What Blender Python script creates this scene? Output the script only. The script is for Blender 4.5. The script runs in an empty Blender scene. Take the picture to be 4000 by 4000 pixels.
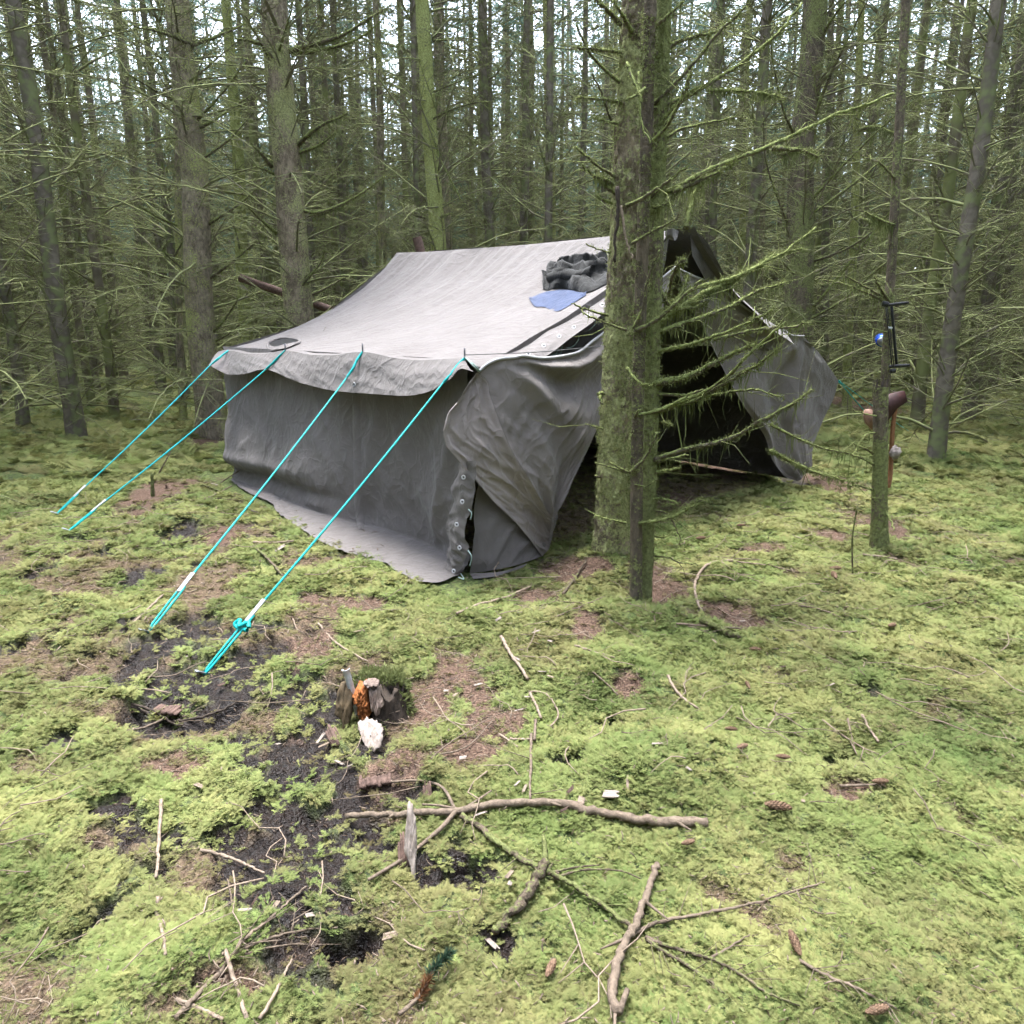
import bpy, math, random
import numpy as np
from mathutils import Vector, Matrix
from mathutils.bvhtree import BVHTree

rng = np.random.default_rng(11)
random.seed(11)
sc = bpy.context.scene
C = sc.collection

# ------------------------------------------------------------------ camera
LENS, PITCH, EYE = 26.0, math.radians(14.0), 1.55
cam_data = bpy.data.cameras.new('camera')
cam_data.lens = LENS; cam_data.sensor_width = 36.0
cam_data.clip_start = 0.05; cam_data.clip_end = 600.0
cam = bpy.data.objects.new('camera', cam_data); C.objects.link(cam)
cam.location = (0, 0, EYE); cam.rotation_euler = (math.radians(90) - PITCH, 0, 0)
sc.camera = cam

# ------------------------------------------------------------------ sky, sun, exposure
SUN_EL, SUN_AZ = math.radians(78), math.radians(-20)   # azimuth of the light source, clockwise from +Y
world = bpy.data.worlds.new('World'); sc.world = world; world.use_nodes = True
wt = world.node_tree; wt.nodes.clear()
w_out = wt.nodes.new('ShaderNodeOutputWorld'); w_bg = wt.nodes.new('ShaderNodeBackground')
w_sky = wt.nodes.new('ShaderNodeTexSky'); w_sky.sky_type = 'NISHITA'; w_sky.sun_disc = False
w_sky.sun_elevation = SUN_EL; w_sky.sun_rotation = SUN_AZ
w_sky.air_density = 1.0; w_sky.dust_density = 1.0; w_sky.ozone_density = 1.0
w_hsv = wt.nodes.new('ShaderNodeHueSaturation'); w_hsv.inputs['Saturation'].default_value = 0.5   # overcast: grey-white sky
wt.links.new(w_sky.outputs[0], w_hsv.inputs['Color']); wt.links.new(w_hsv.outputs[0], w_bg.inputs[0])
w_bg.inputs[1].default_value = 0.14
wt.links.new(w_bg.outputs[0], w_out.inputs[0])
sun_d = bpy.data.lights.new('sun', 'SUN'); sun_d.energy = 1.5; sun_d.angle = math.radians(24); sun_d.color = (1.0, 0.99, 0.975)
sun = bpy.data.objects.new('sun', sun_d); C.objects.link(sun)
_sv = Vector((math.sin(SUN_AZ) * math.cos(SUN_EL), math.cos(SUN_AZ) * math.cos(SUN_EL), math.sin(SUN_EL)))
sun.rotation_euler = _sv.to_track_quat('Z', 'Y').to_euler()
sc.view_settings.view_transform = 'Standard'; sc.view_settings.look = 'None'
sc.view_settings.exposure = 3.5; sc.view_settings.gamma = 1.0
sc.render.engine = 'CYCLES'
cy = sc.cycles
cy.max_bounces = 8; cy.diffuse_bounces = 6; cy.glossy_bounces = 2; cy.transmission_bounces = 2; cy.transparent_max_bounces = 4
cy.use_adaptive_sampling = True; cy.adaptive_threshold = 0.035; cy.adaptive_min_samples = 16; cy.use_denoising = True; cy.caustics_reflective = False; cy.caustics_refractive = False

# ------------------------------------------------------------------ pixel <-> place (photo is 4000 x 4000)
FX = LENS / 36.0; cP, sP = math.cos(PITCH), math.sin(PITCH); O = np.array([0, 0, EYE])
def ray(px, py):
    u = (px - 2000) / 4000 / FX; v = (py - 2000) / 4000 / FX
    return np.array([u, cP - v * sP, -sP - v * cP])
def G(px, py, z=0.0):
    r = ray(px, py); return O + r * ((z - EYE) / r[2])
def DY(px, py, y):
    r = ray(px, py); return O + r * (y / r[1])
def PL(px, py, p, n):
    r = ray(px, py); return O + r * (np.dot(np.asarray(p) - O, n) / np.dot(r, n))
def proj(p):
    p = np.atleast_2d(p); dz = p[:, 2] - EYE; dep = p[:, 1] * cP - dz * sP; up = p[:, 1] * sP + dz * cP
    dep_s = np.where(dep < 0.05, 0.05, dep)
    return 2000 + 4000 * FX * p[:, 0] / dep_s, 2000 - 4000 * FX * up / dep_s, dep

# ------------------------------------------------------------------ noise
_perm = np.random.default_rng(5).permutation(256); _perm = np.concatenate([_perm, _perm, _perm])
_g3 = np.random.default_rng(6).normal(size=(256, 3)); _g3 /= np.linalg.norm(_g3, axis=1)[:, None]
def perlin(x, y, z=0.0):
    x, y, z = np.broadcast_arrays(np.asarray(x, float), np.asarray(y, float), np.asarray(z, float))
    xi, yi, zi = np.floor(x).astype(int), np.floor(y).astype(int), np.floor(z).astype(int)
    xf, yf, zf = x - xi, y - yi, z - zi
    fu = lambda t: t * t * t * (t * (t * 6 - 15) + 10)
    u, v, w = fu(xf), fu(yf), fu(zf)
    def g(dx, dy, dz):
        h = _perm[_perm[_perm[(xi + dx) & 255] + ((yi + dy) & 255)] + ((zi + dz) & 255)]
        q = _g3[h]; return q[..., 0] * (xf - dx) + q[..., 1] * (yf - dy) + q[..., 2] * (zf - dz)
    L = lambda a, b, t: a + (b - a) * t
    return L(L(L(g(0,0,0), g(1,0,0), u), L(g(0,1,0), g(1,1,0), u), v), L(L(g(0,0,1), g(1,0,1), u), L(g(0,1,1), g(1,1,1), u), v), w)
def fbm(x, y, z=0.0, o=4):
    a, s, t = 1.0, 1.0, 0.0
    for _ in range(o):
        t = t + a * perlin(x * s, y * s, np.asarray(z) * s + 3.1 * s); a *= 0.5; s *= 2.03
    return t
def ridged(x, y, z=0.0, p=3):
    return (1 - np.clip(np.abs(perlin(x, y, z)) * 2.2, 0, 1)) ** p
def sstep(a, b, x):
    t = np.clip((x - a) / (b - a), 0, 1); return t * t * (3 - 2 * t)

# ------------------------------------------------------------------ mesh helpers
def mesh_from(name, V, F3=None, F4=None, smooth=True):
    me = bpy.data.meshes.new(name)
    V = np.ascontiguousarray(V, dtype=np.float32)
    F3 = np.zeros((0, 3), int) if F3 is None or len(F3) == 0 else np.asarray(F3)
    F4 = np.zeros((0, 4), int) if F4 is None or len(F4) == 0 else np.asarray(F4)
    me.vertices.add(len(V)); me.vertices.foreach_set('co', V.ravel())
    nl = len(F3) * 3 + len(F4) * 4
    me.loops.add(nl); me.loops.foreach_set('vertex_index', np.concatenate([F3.ravel(), F4.ravel()]).astype(np.int32))
    np_ = len(F3) + len(F4); me.polygons.add(np_)
    me.polygons.foreach_set('loop_start', np.concatenate([np.arange(len(F3)) * 3, len(F3) * 3 + np.arange(len(F4)) * 4]).astype(np.int32))
    if smooth: me.polygons.foreach_set('use_smooth', np.ones(np_, bool))
    me.update(calc_edges=True)
    return me
class MB:
    """collects verts, tris and quads for one mesh"""
    def __init__(s): s.V = []; s.T = []; s.Q = []; s.n = 0
    def add(s, V, T=None, Q=None):
        V = np.asarray(V, float).reshape(-1, 3)
        if T is not None and len(T): s.T.append(np.asarray(T) + s.n)
        if Q is not None and len(Q): s.Q.append(np.asarray(Q) + s.n)
        s.V.append(V); s.n += len(V)
    def arrays(s):
        return (np.concatenate(s.V) if s.V else np.zeros((0, 3)), np.concatenate(s.T) if s.T else None, np.concatenate(s.Q) if s.Q else None)
    def mesh(s, name, mat=None, smooth=True):
        V, T, Q = s.arrays(); me = mesh_from(name, V, T, Q, smooth)
        if mat is not None: me.materials.append(mat)
        return me
def link(name, me, parent=None, loc=None, rot=None):
    o = bpy.data.objects.new(name, me); C.objects.link(o)
    if loc is not None: o.location = loc
    if rot is not None: o.rotation_euler = rot
    if parent is not None: o.parent = parent
    return o
def tag(o, label=None, cat=None, group=None, kind=None):
    if label: o['label'] = label
    if cat: o['category'] = cat
    if group: o['group'] = group
    if kind: o['kind'] = kind
    return o
def empty(name, label, cat, loc=(0, 0, 0), group=None):
    o = bpy.data.objects.new(name, None); C.objects.link(o); o.location = loc; o.empty_display_size = 0.1
    return tag(o, label, cat, group)
def smooth_line(P, n):
    """Catmull-Rom through P, resampled to n points by arc length"""
    P = np.asarray(P, float)
    if len(P) == 2:
        t = np.linspace(0, 1, n)[:, None]; return P[0] * (1 - t) + P[1] * t
    Q = np.vstack([2 * P[0] - P[1], P, 2 * P[-1] - P[-2]]); out = []
    t = np.linspace(0, 1, 14, endpoint=False)[:, None]
    for i in range(1, len(Q) - 2):
        a, b, c, d = Q[i - 1], Q[i], Q[i + 1], Q[i + 2]
        out.append(0.5 * (2 * b + (c - a) * t + (2 * a - 5 * b + 4 * c - d) * t ** 2 + (3 * b - a - 3 * c + d) * t ** 3))
    X = np.vstack(out + [P[-1:]])
    L = np.concatenate([[0], np.cumsum(np.linalg.norm(np.diff(X, axis=0), axis=1))])
    s = np.linspace(0, L[-1], n)
    return np.stack([np.interp(s, L, X[:, k]) for k in range(X.shape[1])], 1)
def tubes(P, R, sides=5, cap=False, lump=0.0):
    """batch of n tubes with k rings: P (n,k,3), R (n,k) -> V, T, Q"""
    P = np.asarray(P, float); R = np.asarray(R, float)
    if P.ndim == 2: P = P[None]; R = R[None]
    n, k, _ = P.shape
    T = np.gradient(P, axis=1); T /= np.linalg.norm(T, axis=2, keepdims=True) + 1e-9
    mean = T.mean(1); ref = np.where(np.abs(mean[:, 2:3]) > 0.8, np.array([[1.0, 0, 0]]), np.array([[0, 0, 1.0]]))
    A = np.cross(T, ref[:, None, :]); A /= np.linalg.norm(A, axis=2, keepdims=True) + 1e-9
    B = np.cross(T, A)
    th = np.linspace(0, 2 * np.pi, sides, endpoint=False)
    rr = R[:, :, None] * np.ones(sides)
    if lump: rr = rr * (1 + lump * rng.normal(size=rr.shape))
    V = P[:, :, None, :] + rr[..., None] * (A[:, :, None, :] * np.cos(th)[:, None] + B[:, :, None, :] * np.sin(th)[:, None])
    idx = np.arange(n * k * sides).reshape(n, k, sides)
    a = idx[:, :-1, :]; b = np.roll(idx, -1, 2)[:, :-1, :]; c = np.roll(idx, -1, 2)[:, 1:, :]; d = idx[:, 1:, :]
    Q = np.stack([a, b, c, d], -1).reshape(-1, 4)
    Tt = None
    if cap:
        ends = []
        for ring, flip in ((idx[:, 0], True), (idx[:, -1], False)):
            for j in range(1, sides - 1):
                tri = np.stack([ring[:, 0], ring[:, j], ring[:, j + 1]], -1)
                ends.append(tri[:, ::-1] if flip else tri)
        Tt = np.concatenate(ends)
    return V.reshape(-1, 3), Tt, Q
def grid_faces(nu, nv):
    i = np.arange(nu * nv).reshape(nu, nv)
    return np.stack([i[:-1, :-1], i[1:, :-1], i[1:, 1:], i[:-1, 1:]], -1).reshape(-1, 4)
def coons(top, bot, left, right, nu, nv):
    """grid (nu,nv,3): top/bot run along u, left/right along v"""
    t, b = smooth_line(top, nu), smooth_line(bot, nu); l, r = smooth_line(left, nv), smooth_line(right, nv)
    u = np.linspace(0, 1, nu)[:, None, None]; v = np.linspace(0, 1, nv)[None, :, None]
    return ((1 - v) * t[:, None] + v * b[:, None] + (1 - u) * l[None] + u * r[None]
            - ((1 - u) * (1 - v) * t[0] + u * (1 - v) * t[-1] + (1 - u) * v * b[0] + u * v * b[-1]))
def grid_normals(Gd):
    n = np.cross(np.gradient(Gd, axis=0), np.gradient(Gd, axis=1))
    return n / (np.linalg.norm(n, axis=2, keepdims=True) + 1e-9)
def sheet(name, Gd, mat, parent):
    me = mesh_from(name, Gd.reshape(-1, 3), None, grid_faces(*Gd.shape[:2])); me.materials.append(mat)
    return link(name, me, parent)

# ------------------------------------------------------------------ materials
def new_mat(name):
    m = bpy.data.materials.new(name); m.use_nodes = True; nt = m.node_tree; nt.nodes.clear()
    out = nt.nodes.new('ShaderNodeOutputMaterial'); b = nt.nodes.new('ShaderNodeBsdfPrincipled')
    nt.links.new(b.outputs[0], out.inputs[0]); b.inputs['Specular IOR Level'].default_value = 0.25
    b.inputs['Roughness'].default_value = 0.85
    return m, nt, b, out
def N(nt, t, **kw):
    n = nt.nodes.new(t)
    for k, v in kw.items():
        if hasattr(n, k): setattr(n, k, v)
        else: n.inputs[k.replace('_', ' ')].default_value = v
    return n
def ramp(nt, src, stops):
    r = nt.nodes.new('ShaderNodeValToRGB'); e = r.color_ramp.elements
    while len(e) < len(stops): e.new(0.5)
    for el, (p, c) in zip(e, stops): el.position = p; el.color = (*c, 1)
    nt.links.new(src, r.inputs[0]); return r.outputs[0]
def mixc(nt, f, a, b, mode='MIX'):
    m = nt.nodes.new('ShaderNodeMix'); m.data_type = 'RGBA'; m.blend_type = mode
    for sk, v in ((m.inputs[0], f), (m.inputs[6], a), (m.inputs[7], b)):
        if isinstance(v, bpy.types.NodeSocket): nt.links.new(v, sk)
        elif isinstance(v, tuple): sk.default_value = (*v, 1)
        else: sk.default_value = v
    return m.outputs[2]
def noise(nt, scale, detail=4, rough=0.55, vec=None, dist=0.0):
    n = nt.nodes.new('ShaderNodeTexNoise'); n.inputs['Scale'].default_value = scale; n.inputs['Detail'].default_value = detail
    n.inputs['Roughness'].default_value = rough; n.inputs['Distortion'].default_value = dist
    if vec is not None: nt.links.new(vec, n.inputs['Vector'])
    return n.outputs['Fac']
def pos(nt): return nt.nodes.new('ShaderNodeNewGeometry').outputs['Position']
def objc(nt): return nt.nodes.new('ShaderNodeTexCoord').outputs['Object']
def mapping(nt, vec, scale):
    m = nt.nodes.new('ShaderNodeMapping'); m.inputs['Scale'].default_value = scale; nt.links.new(vec, m.inputs[0]); return m.outputs[0]
def bump(nt, b, h, strength, dist):
    n = nt.nodes.new('ShaderNodeBump'); n.inputs['Strength'].default_value = strength; n.inputs['Distance'].default_value = dist
    nt.links.new(h, n.inputs['Height']); nt.links.new(n.outputs[0], b.inputs['Normal'])
def math_n(nt, op, a, b=None):
    m = nt.nodes.new('ShaderNodeMath'); m.operation = op
    for sk, v in ((m.inputs[0], a), (m.inputs[1], b)):
        if v is None: continue
        if isinstance(v, bpy.types.NodeSocket): nt.links.new(v, sk)
        else: sk.default_value = v
    return m.outputs[0]

def canvas_mat(name, base, stain, fold=1.0):
    m, nt, b, out = new_mat(name); p = pos(nt)
    f1 = noise(nt, 1.6, 3, 0.6, p, 0.6); f2 = noise(nt, 9, 3, 0.65, p)
    col = mixc(nt, ramp(nt, f1, [(0.35, (0, 0, 0)), (0.7, (1, 1, 1))]), base, stain)
    col = mixc(nt, ramp(nt, f2, [(0.45, (0, 0, 0)), (0.8, (0.4, 0.4, 0.4))]), col, tuple(c * 0.72 for c in base))
    sp = noise(nt, 160, 2, 0.5, p)
    col = mixc(nt, ramp(nt, sp, [(0.66, (0, 0, 0)), (0.76, (0.35, 0.35, 0.35))]), col, tuple(c * 1.35 for c in base))
    nt.links.new(col, b.inputs['Base Color']); b.inputs['Roughness'].default_value = 0.9
    b.inputs['Sheen Weight'].default_value = 0.1
    cr = noise(nt, 5.5, 4, 0.55, p, 1.2); weave = noise(nt, 420, 2, 0.5, p)
    def crease(sc_, wgt):
        a_ = math_n(nt, 'ABSOLUTE', math_n(nt, 'SUBTRACT', noise(nt, sc_, 1.5, 0.5, p, 0.5), 0.5)); return math_n(nt, 'MULTIPLY', math_n(nt, 'POWER', math_n(nt, 'SUBTRACT', 1.0, math_n(nt, 'MINIMUM', math_n(nt, 'MULTIPLY', a_, 9.0), 1.0)), 2.0), wgt)
    h = math_n(nt, 'ADD', math_n(nt, 'ADD', math_n(nt, 'MULTIPLY', cr, 0.7), math_n(nt, 'MULTIPLY', weave, 0.06)), math_n(nt, 'ADD', crease(3.2, 0.22 * fold), crease(7.5, 0.14 * fold)))
    sz = nt.nodes.new('ShaderNodeSeparateXYZ'); nt.links.new(p, sz.inputs[0])
    mudz = math_n(nt, 'MULTIPLY', math_n(nt, 'SUBTRACT', math_n(nt, 'ADD', 0.42, math_n(nt, 'MULTIPLY', f2, 0.5)), math_n(nt, 'MULTIPLY', sz.outputs[2], 3.2)), 1.1)
    col = mixc(nt, ramp(nt, mudz, [(0.25, (0, 0, 0)), (0.75, (0.14, 0.14, 0.14))]), col, (0.075, 0.062, 0.048)); nt.links.new(col, b.inputs['Base Color'])
    bump(nt, b, h, 0.5, 0.035)
    return m
M_canvas = canvas_mat('canvas_grey', (0.108, 0.097, 0.093), (0.089, 0.079, 0.075))
M_flap = canvas_mat('canvas_brown_grey', (0.142, 0.125, 0.116), (0.114, 0.099, 0.092))
M_inner = canvas_mat('canvas_inner_face', (0.225, 0.195, 0.182), (0.165, 0.142, 0.131), 1.6)
M_olive = canvas_mat('canvas_dark_olive', (0.0090, 0.0090, 0.0080), (0.0065, 0.0065, 0.0060))
M_blue = canvas_mat('blue_cloth', (0.028, 0.040, 0.082), (0.042, 0.055, 0.098))

def plain(name, col, rough=0.6, metal=0.0, var=0.25, scale=40, bstr=0.2):
    m, nt, b, out = new_mat(name)
    f = noise(nt, scale, 4, 0.6, objc(nt))
    c = mixc(nt, ramp(nt, f, [(0.3, (0, 0, 0)), (0.75, (1, 1, 1))]), tuple(c * (1 - var) for c in col), tuple(min(1, c * (1 + var)) for c in col))
    nt.links.new(c, b.inputs['Base Color']); b.inputs['Roughness'].default_value = rough; b.inputs['Metallic'].default_value = metal
    if bstr: bump(nt, b, f, bstr, 0.004)
    return m
M_rope = plain('teal_rope', (0.003, 0.26, 0.255), 0.55, var=0.18, scale=90)
M_white = plain('white_cord', (0.27, 0.265, 0.27), 0.7, var=0.08)
M_cord = plain('grey_green_cord', (0.20, 0.26, 0.24), 0.8)
M_wire = plain('dark_cord', (0.06, 0.06, 0.06), 0.7)
M_steel = plain('galvanised_steel', (0.42, 0.44, 0.48), 0.45, 0.6, var=0.2)
M_spike = plain('dull_steel', (0.12, 0.12, 0.13), 0.5, 0.5)
M_black = plain('black_paint_and_shade', (0.012, 0.012, 0.013), 0.4, 0.0, var=0.3)
M_can = plain('blue_can_paint', (0.02, 0.07, 0.42), 0.25, 0.5, var=0.2)
M_alu = plain('aluminium', (0.5, 0.5, 0.52), 0.35, 0.8)
M_axe = plain('dark_red_paint', (0.030, 0.011, 0.010), 0.6, 0.1, var=0.35)
M_blade = plain('bare_blade', (0.21, 0.125, 0.092), 0.55, 0.1)
M_handle = plain('orange_wood_handle', (0.155, 0.072, 0.033), 0.6, var=0.25)
M_rag = plain('white_rag', (0.20, 0.17, 0.155), 0.9, var=0.6, scale=22)

def wood(name, c0, c1, scale=(60, 60, 6), bstr=0.5):
    m, nt, b, out = new_mat(name)
    v = mapping(nt, objc(nt), scale); f = noise(nt, 1.0, 6, 0.65, v, 0.4)
    c = ramp(nt, f, [(0.32, c0), (0.68, c1)]); nt.links.new(c, b.inputs['Base Color']); bump(nt, b, f, bstr, 0.01)
    return m
M_pale = wood('pale_split_wood', (0.135, 0.108, 0.088), (0.31, 0.262, 0.228))
M_pink = wood('pinkish_split_wood', (0.08, 0.055, 0.043), (0.19, 0.145, 0.12))
M_rot = wood('orange_rotten_wood', (0.11, 0.03, 0.008), (0.36, 0.13, 0.036), (70, 70, 20), 0.9)
M_stumpwood = wood('weathered_stump_wood', (0.032, 0.024, 0.014), (0.105, 0.073, 0.038), (60, 60, 5), 0.8)
M_darkbark = wood('dark_bark', (0.014, 0.0105, 0.008), (0.05, 0.036, 0.026), (50, 50, 30), 0.8)
M_redbark = wood('red_bark', (0.042, 0.026, 0.02), (0.115, 0.072, 0.056), (40, 40, 40), 0.8)
M_stick = wood('grey_brown_stick', (0.06, 0.044, 0.031), (0.155, 0.118, 0.086), (60, 60, 60), 0.6)
M_palestick = wood('peeled_stick', (0.105, 0.077, 0.054), (0.225, 0.175, 0.133), (60, 60, 60), 0.4)
M_cone = wood('spruce_cone_scale', (0.06, 0.032, 0.018), (0.19, 0.122, 0.078), (90, 90, 90), 0.3)

def bark_mat(name, dark, light, moss, amount, mscale=3.0, up=0.35, lite=False):
    """bark with moss patches; moss sits in noise patches and on upward faces"""
    m, nt, b, out = new_mat(name); p = pos(nt)
    if lite:
        oi = nt.nodes.new('ShaderNodeObjectInfo')
        f = noise(nt, mscale, 2.5, 0.7, p)
        g = nt.nodes.new('ShaderNodeNewGeometry'); sx = nt.nodes.new('ShaderNodeSeparateXYZ'); nt.links.new(g.outputs['Normal'], sx.inputs[0])
        tot = math_n(nt, 'ADD', f, math_n(nt, 'MULTIPLY', sx.outputs[2], up * 0.6))
        lo = 0.62 - amount * 0.45
        mid = tuple((a + b_) / 2 for a, b_ in zip(dark, light))
        nt.links.new(ramp(nt, tot, [(lo - 0.3, dark), (lo - 0.08, light), (lo + 0.02, mid), (lo + 0.14, moss), (lo + 0.4, tuple(c * 1.3 for c in moss))]), b.inputs['Base Color'])
        b.inputs['Roughness'].default_value = 1.0; b.inputs['Specular IOR Level'].default_value = 0.0
        return m
    v = mapping(nt, p, (1, 1, 0.45)); f = noise(nt, 26, 4, 0.7, v); f2 = noise(nt, 6, 2, 0.6, p)
    vor = nt.nodes.new('ShaderNodeTexVoronoi'); vor.inputs['Scale'].default_value = 38; nt.links.new(v, vor.inputs['Vector'])
    col = ramp(nt, f, [(0.3, dark), (0.72, light)])
    col = mixc(nt, ramp(nt, f2, [(0.4, (0, 0, 0)), (0.75, (0.6, 0.6, 0.6))]), col, tuple(c * 0.6 for c in dark))
    g = nt.nodes.new('ShaderNodeNewGeometry'); sx = nt.nodes.new('ShaderNodeSeparateXYZ'); nt.links.new(g.outputs['Normal'], sx.inputs[0])
    mf = noise(nt, mscale, 4, 0.68, p); fine = noise(nt, 55, 3, 0.7, p)
    oi = nt.nodes.new('ShaderNodeObjectInfo')
    tot = math_n(nt, 'ADD', math_n(nt, 'ADD', mf, math_n(nt, 'MULTIPLY', sx.outputs[2], up)), math_n(nt, 'MULTIPLY', math_n(nt, 'SUBTRACT', fine, 0.5), 0.7))
    tot = math_n(nt, 'ADD', tot, math_n(nt, 'MULTIPLY', math_n(nt, 'SUBTRACT', oi.outputs['Random'], 0.5), 0.25))
    lo = 0.62 - amount * 0.45
    mk = ramp(nt, tot, [(lo + 0.02, (0, 0, 0)), (lo + 0.13, (1, 1, 1))])
    mc = ramp(nt, fine, [(0.3, tuple(c * 0.5 for c in moss)), (0.7, tuple(c * 1.25 for c in moss))])
    col = mixc(nt, mk, col, mc)
    nt.links.new(col, b.inputs['Base Color']); b.inputs['Roughness'].default_value = 0.95; b.inputs['Specular IOR Level'].default_value = 0.1
    h = math_n(nt, 'ADD', math_n(nt, 'ADD', f, math_n(nt, 'MULTIPLY', vor.outputs['Distance'], 0.5)), math_n(nt, 'MULTIPLY', fine, 0.6))
    bump(nt, b, h, 0.8, 0.02)
    return m
MOSS = (0.125, 0.150, 0.040)
M_bark_near = bark_mat('bark_mossy_near', (0.065, 0.054, 0.038), (0.26, 0.21, 0.15), (0.215, 0.224, 0.100), 0.47, 1.8)
M_bark_dark = bark_mat('bark_dark_near', (0.045, 0.038, 0.028), (0.14, 0.112, 0.083), (0.135, 0.148, 0.060), 0.38)
M_bark_mid = bark_mat('bark_mid', (0.085, 0.070, 0.052), (0.30, 0.25, 0.185), (0.240, 0.258, 0.095), 0.46, 1.0)
M_bark_bg = bark_mat('bark_bg', (0.060, 0.052, 0.038), (0.17, 0.145, 0.11), (0.150, 0.162, 0.068), 0.42, 1.2, 0.3, True)  # darker copy of the mid bark: forest gloom put into the colour
M_bark_far = bark_mat('bark_far', (0.055, 0.048, 0.039), (0.15, 0.13, 0.105), (0.135, 0.148, 0.072), 0.35, 4.0, 0.2, True)
M_bark_green = bark_mat('bark_green', (0.055, 0.052, 0.03), (0.14, 0.13, 0.08), (0.235, 0.255, 0.095), 0.85, 1.4)
M_branch = bark_mat('branch_mossy', (0.045, 0.038, 0.026), (0.15, 0.128, 0.092), (0.150, 0.172, 0.060), 0.50, 4.0, 0.25)
M_twig = bark_mat('twig_far', (0.075, 0.067, 0.051), (0.175, 0.156, 0.120), (0.152, 0.165, 0.076), 0.48, 5.0, 0.2, True)
M_ground_branch = bark_mat('ground_branch', (0.045, 0.035, 0.025), (0.125, 0.097, 0.07), (0.10, 0.11, 0.042), 0.34, 4.0, 0.12)
def leafy(name, c0, c1, c2, trans=0.35, attr=None, scale=2.2):
    m, nt, b, out = new_mat(name); p = pos(nt)
    f = noise(nt, scale, 2, 0.65, p)
    col = ramp(nt, f, [(0.30, c0), (0.52, c1), (0.74, c2)])
    if attr:
        a = nt.nodes.new('ShaderNodeAttribute'); a.attribute_type = 'INSTANCER'; a.attribute_name = attr
        col = mixc(nt, a.outputs['Fac'], col, (0.240, 0.240, 0.092))
        d = nt.nodes.new('ShaderNodeAttribute'); d.attribute_type = 'INSTANCER'; d.attribute_name = 'brown'
        col = mixc(nt, d.outputs['Fac'], col, (0.115, 0.092, 0.045))
    nt.links.new(col, b.inputs['Base Color']); b.inputs['Roughness'].default_value = 0.8; b.inputs['Specular IOR Level'].default_value = 0.15
    tr = nt.nodes.new('ShaderNodeBsdfTranslucent'); nt.links.new(col, tr.inputs[0]); ms = nt.nodes.new('ShaderNodeMixShader'); ms.inputs[0].default_value = trans
    nt.links.new(b.outputs[0], ms.inputs[1]); nt.links.new(tr.outputs[0], ms.inputs[2]); nt.links.new(ms.outputs[0], out.inputs[0])
    return m
M_moss = leafy('ground_moss', (0.078, 0.122, 0.034), (0.152, 0.190, 0.060), (0.225, 0.248, 0.094), 0.35, 'tint', 1.3)
M_hang = leafy('hanging_moss', (0.075, 0.090, 0.032), (0.125, 0.142, 0.052), (0.175, 0.188, 0.078), 0.35, None, 6)
M_needle = leafy('spruce_needles', (0.055, 0.092, 0.072), (0.085, 0.132, 0.103), (0.125, 0.178, 0.140), 0.5, None, 1.2)
M_sprig = leafy('green_sprig', (0.016, 0.034, 0.020), (0.028, 0.056, 0.032), (0.045, 0.08, 0.046), 0.25, None, 30)
M_drysprig = leafy('dry_sprig', (0.06, 0.024, 0.009), (0.12, 0.055, 0.022), (0.18, 0.095, 0.045), 0.2, None, 30)
M_litter = wood('needle_litter', (0.045, 0.027, 0.017), (0.175, 0.122, 0.083), (30, 30, 30), 0.2)
# ------------------------------------------------------------------ ground shape
K = 4000 / 1932.0
def _patch(lst, soft=1.0):
    out = []
    for (px, py, rx, ry) in lst:
        c = G(px * K, py * K); ex = G((px + rx) * K, py * K); ey = G(px * K, (py + ry) * K)
        out.append((c[0], c[1], abs(ex[0] - c[0]) * soft + 0.02, max(abs(c[1] - ey[1]), 0.03) * soft + 0.02))
    return out
MUD = _patch(soft=1.1, lst=[(290,1225,48,40),(330,1285,60,26),(425,1262,50,36),(395,1215,26,22),(485,1375,52,22),(300,1350,52,22),(525,1500,52,34),(600,1585,58,36),
              (505,1645,56,50),(470,1715,46,40),(650,1775,44,24),(905,1650,46,30),(940,1775,36,28),(780,1497,40,14),(655,1505,44,34),(560,1545,40,36),
              (345,1005,18,16),(730,1590,34,18),(800,1640,24,30),(640,1320,26,50),(500,1235,34,30),(250,1540,20,20),(430,1560,30,20),(860,1600,24,16),(560,1290,40,26),(605,1345,36,40),(565,1415,50,34),(540,1458,46,26),(625,1450,40,30),(690,1545,46,30),(430,1670,36,40),(545,1720,48,34),(600,1650,46,40),(440,1305,50,24),(365,1180,40,24),(700,1400,30,26),(260,1250,24,60),(380,1330,60,20),(480,1600,60,40),(640,1700,40,26)])
LIT = _patch([(398,832,46,16),(1105,1188,26,30),(1235,1105,56,48),(1280,942,40,14),(860,1250,52,42),(800,1315,70,52),(905,1305,40,36),(1650,985,52,34),
              (600,1130,44,18),(1610,760,70,28),(1560,905,56,22),(1390,1165,70,28),(560,1225,70,30),(705,1468,44,22),(300,930,60,36),(1600,1480,46,14),
              (930,1365,60,34),(420,1000,60,24),(560,1400,60,30),(330,1440,60,26),(420,1860,60,30),(680,1140,60,16),(1060,1075,40,22),(1350,880,70,24),
              (1000,1120,40,14),(750,1450,60,30),(560,1780,50,20),(1180,1290,30,12),(1440,1040,30,12),(1560,1010,40,12),(880,1420,50,30),(1090,1090,60,14)])
PIT = _patch([(1640,1292,24,16),(1070,1435,34,14),(1345,1416,22,8),(1160,1348,16,8),(1395,1043,18,8),(1500,905,40,12),(870,1640,24,20),(650,1770,26,14),(1590,1420,30,14),
              (330,1000,26,22),(250,1330,20,16)])
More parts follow.
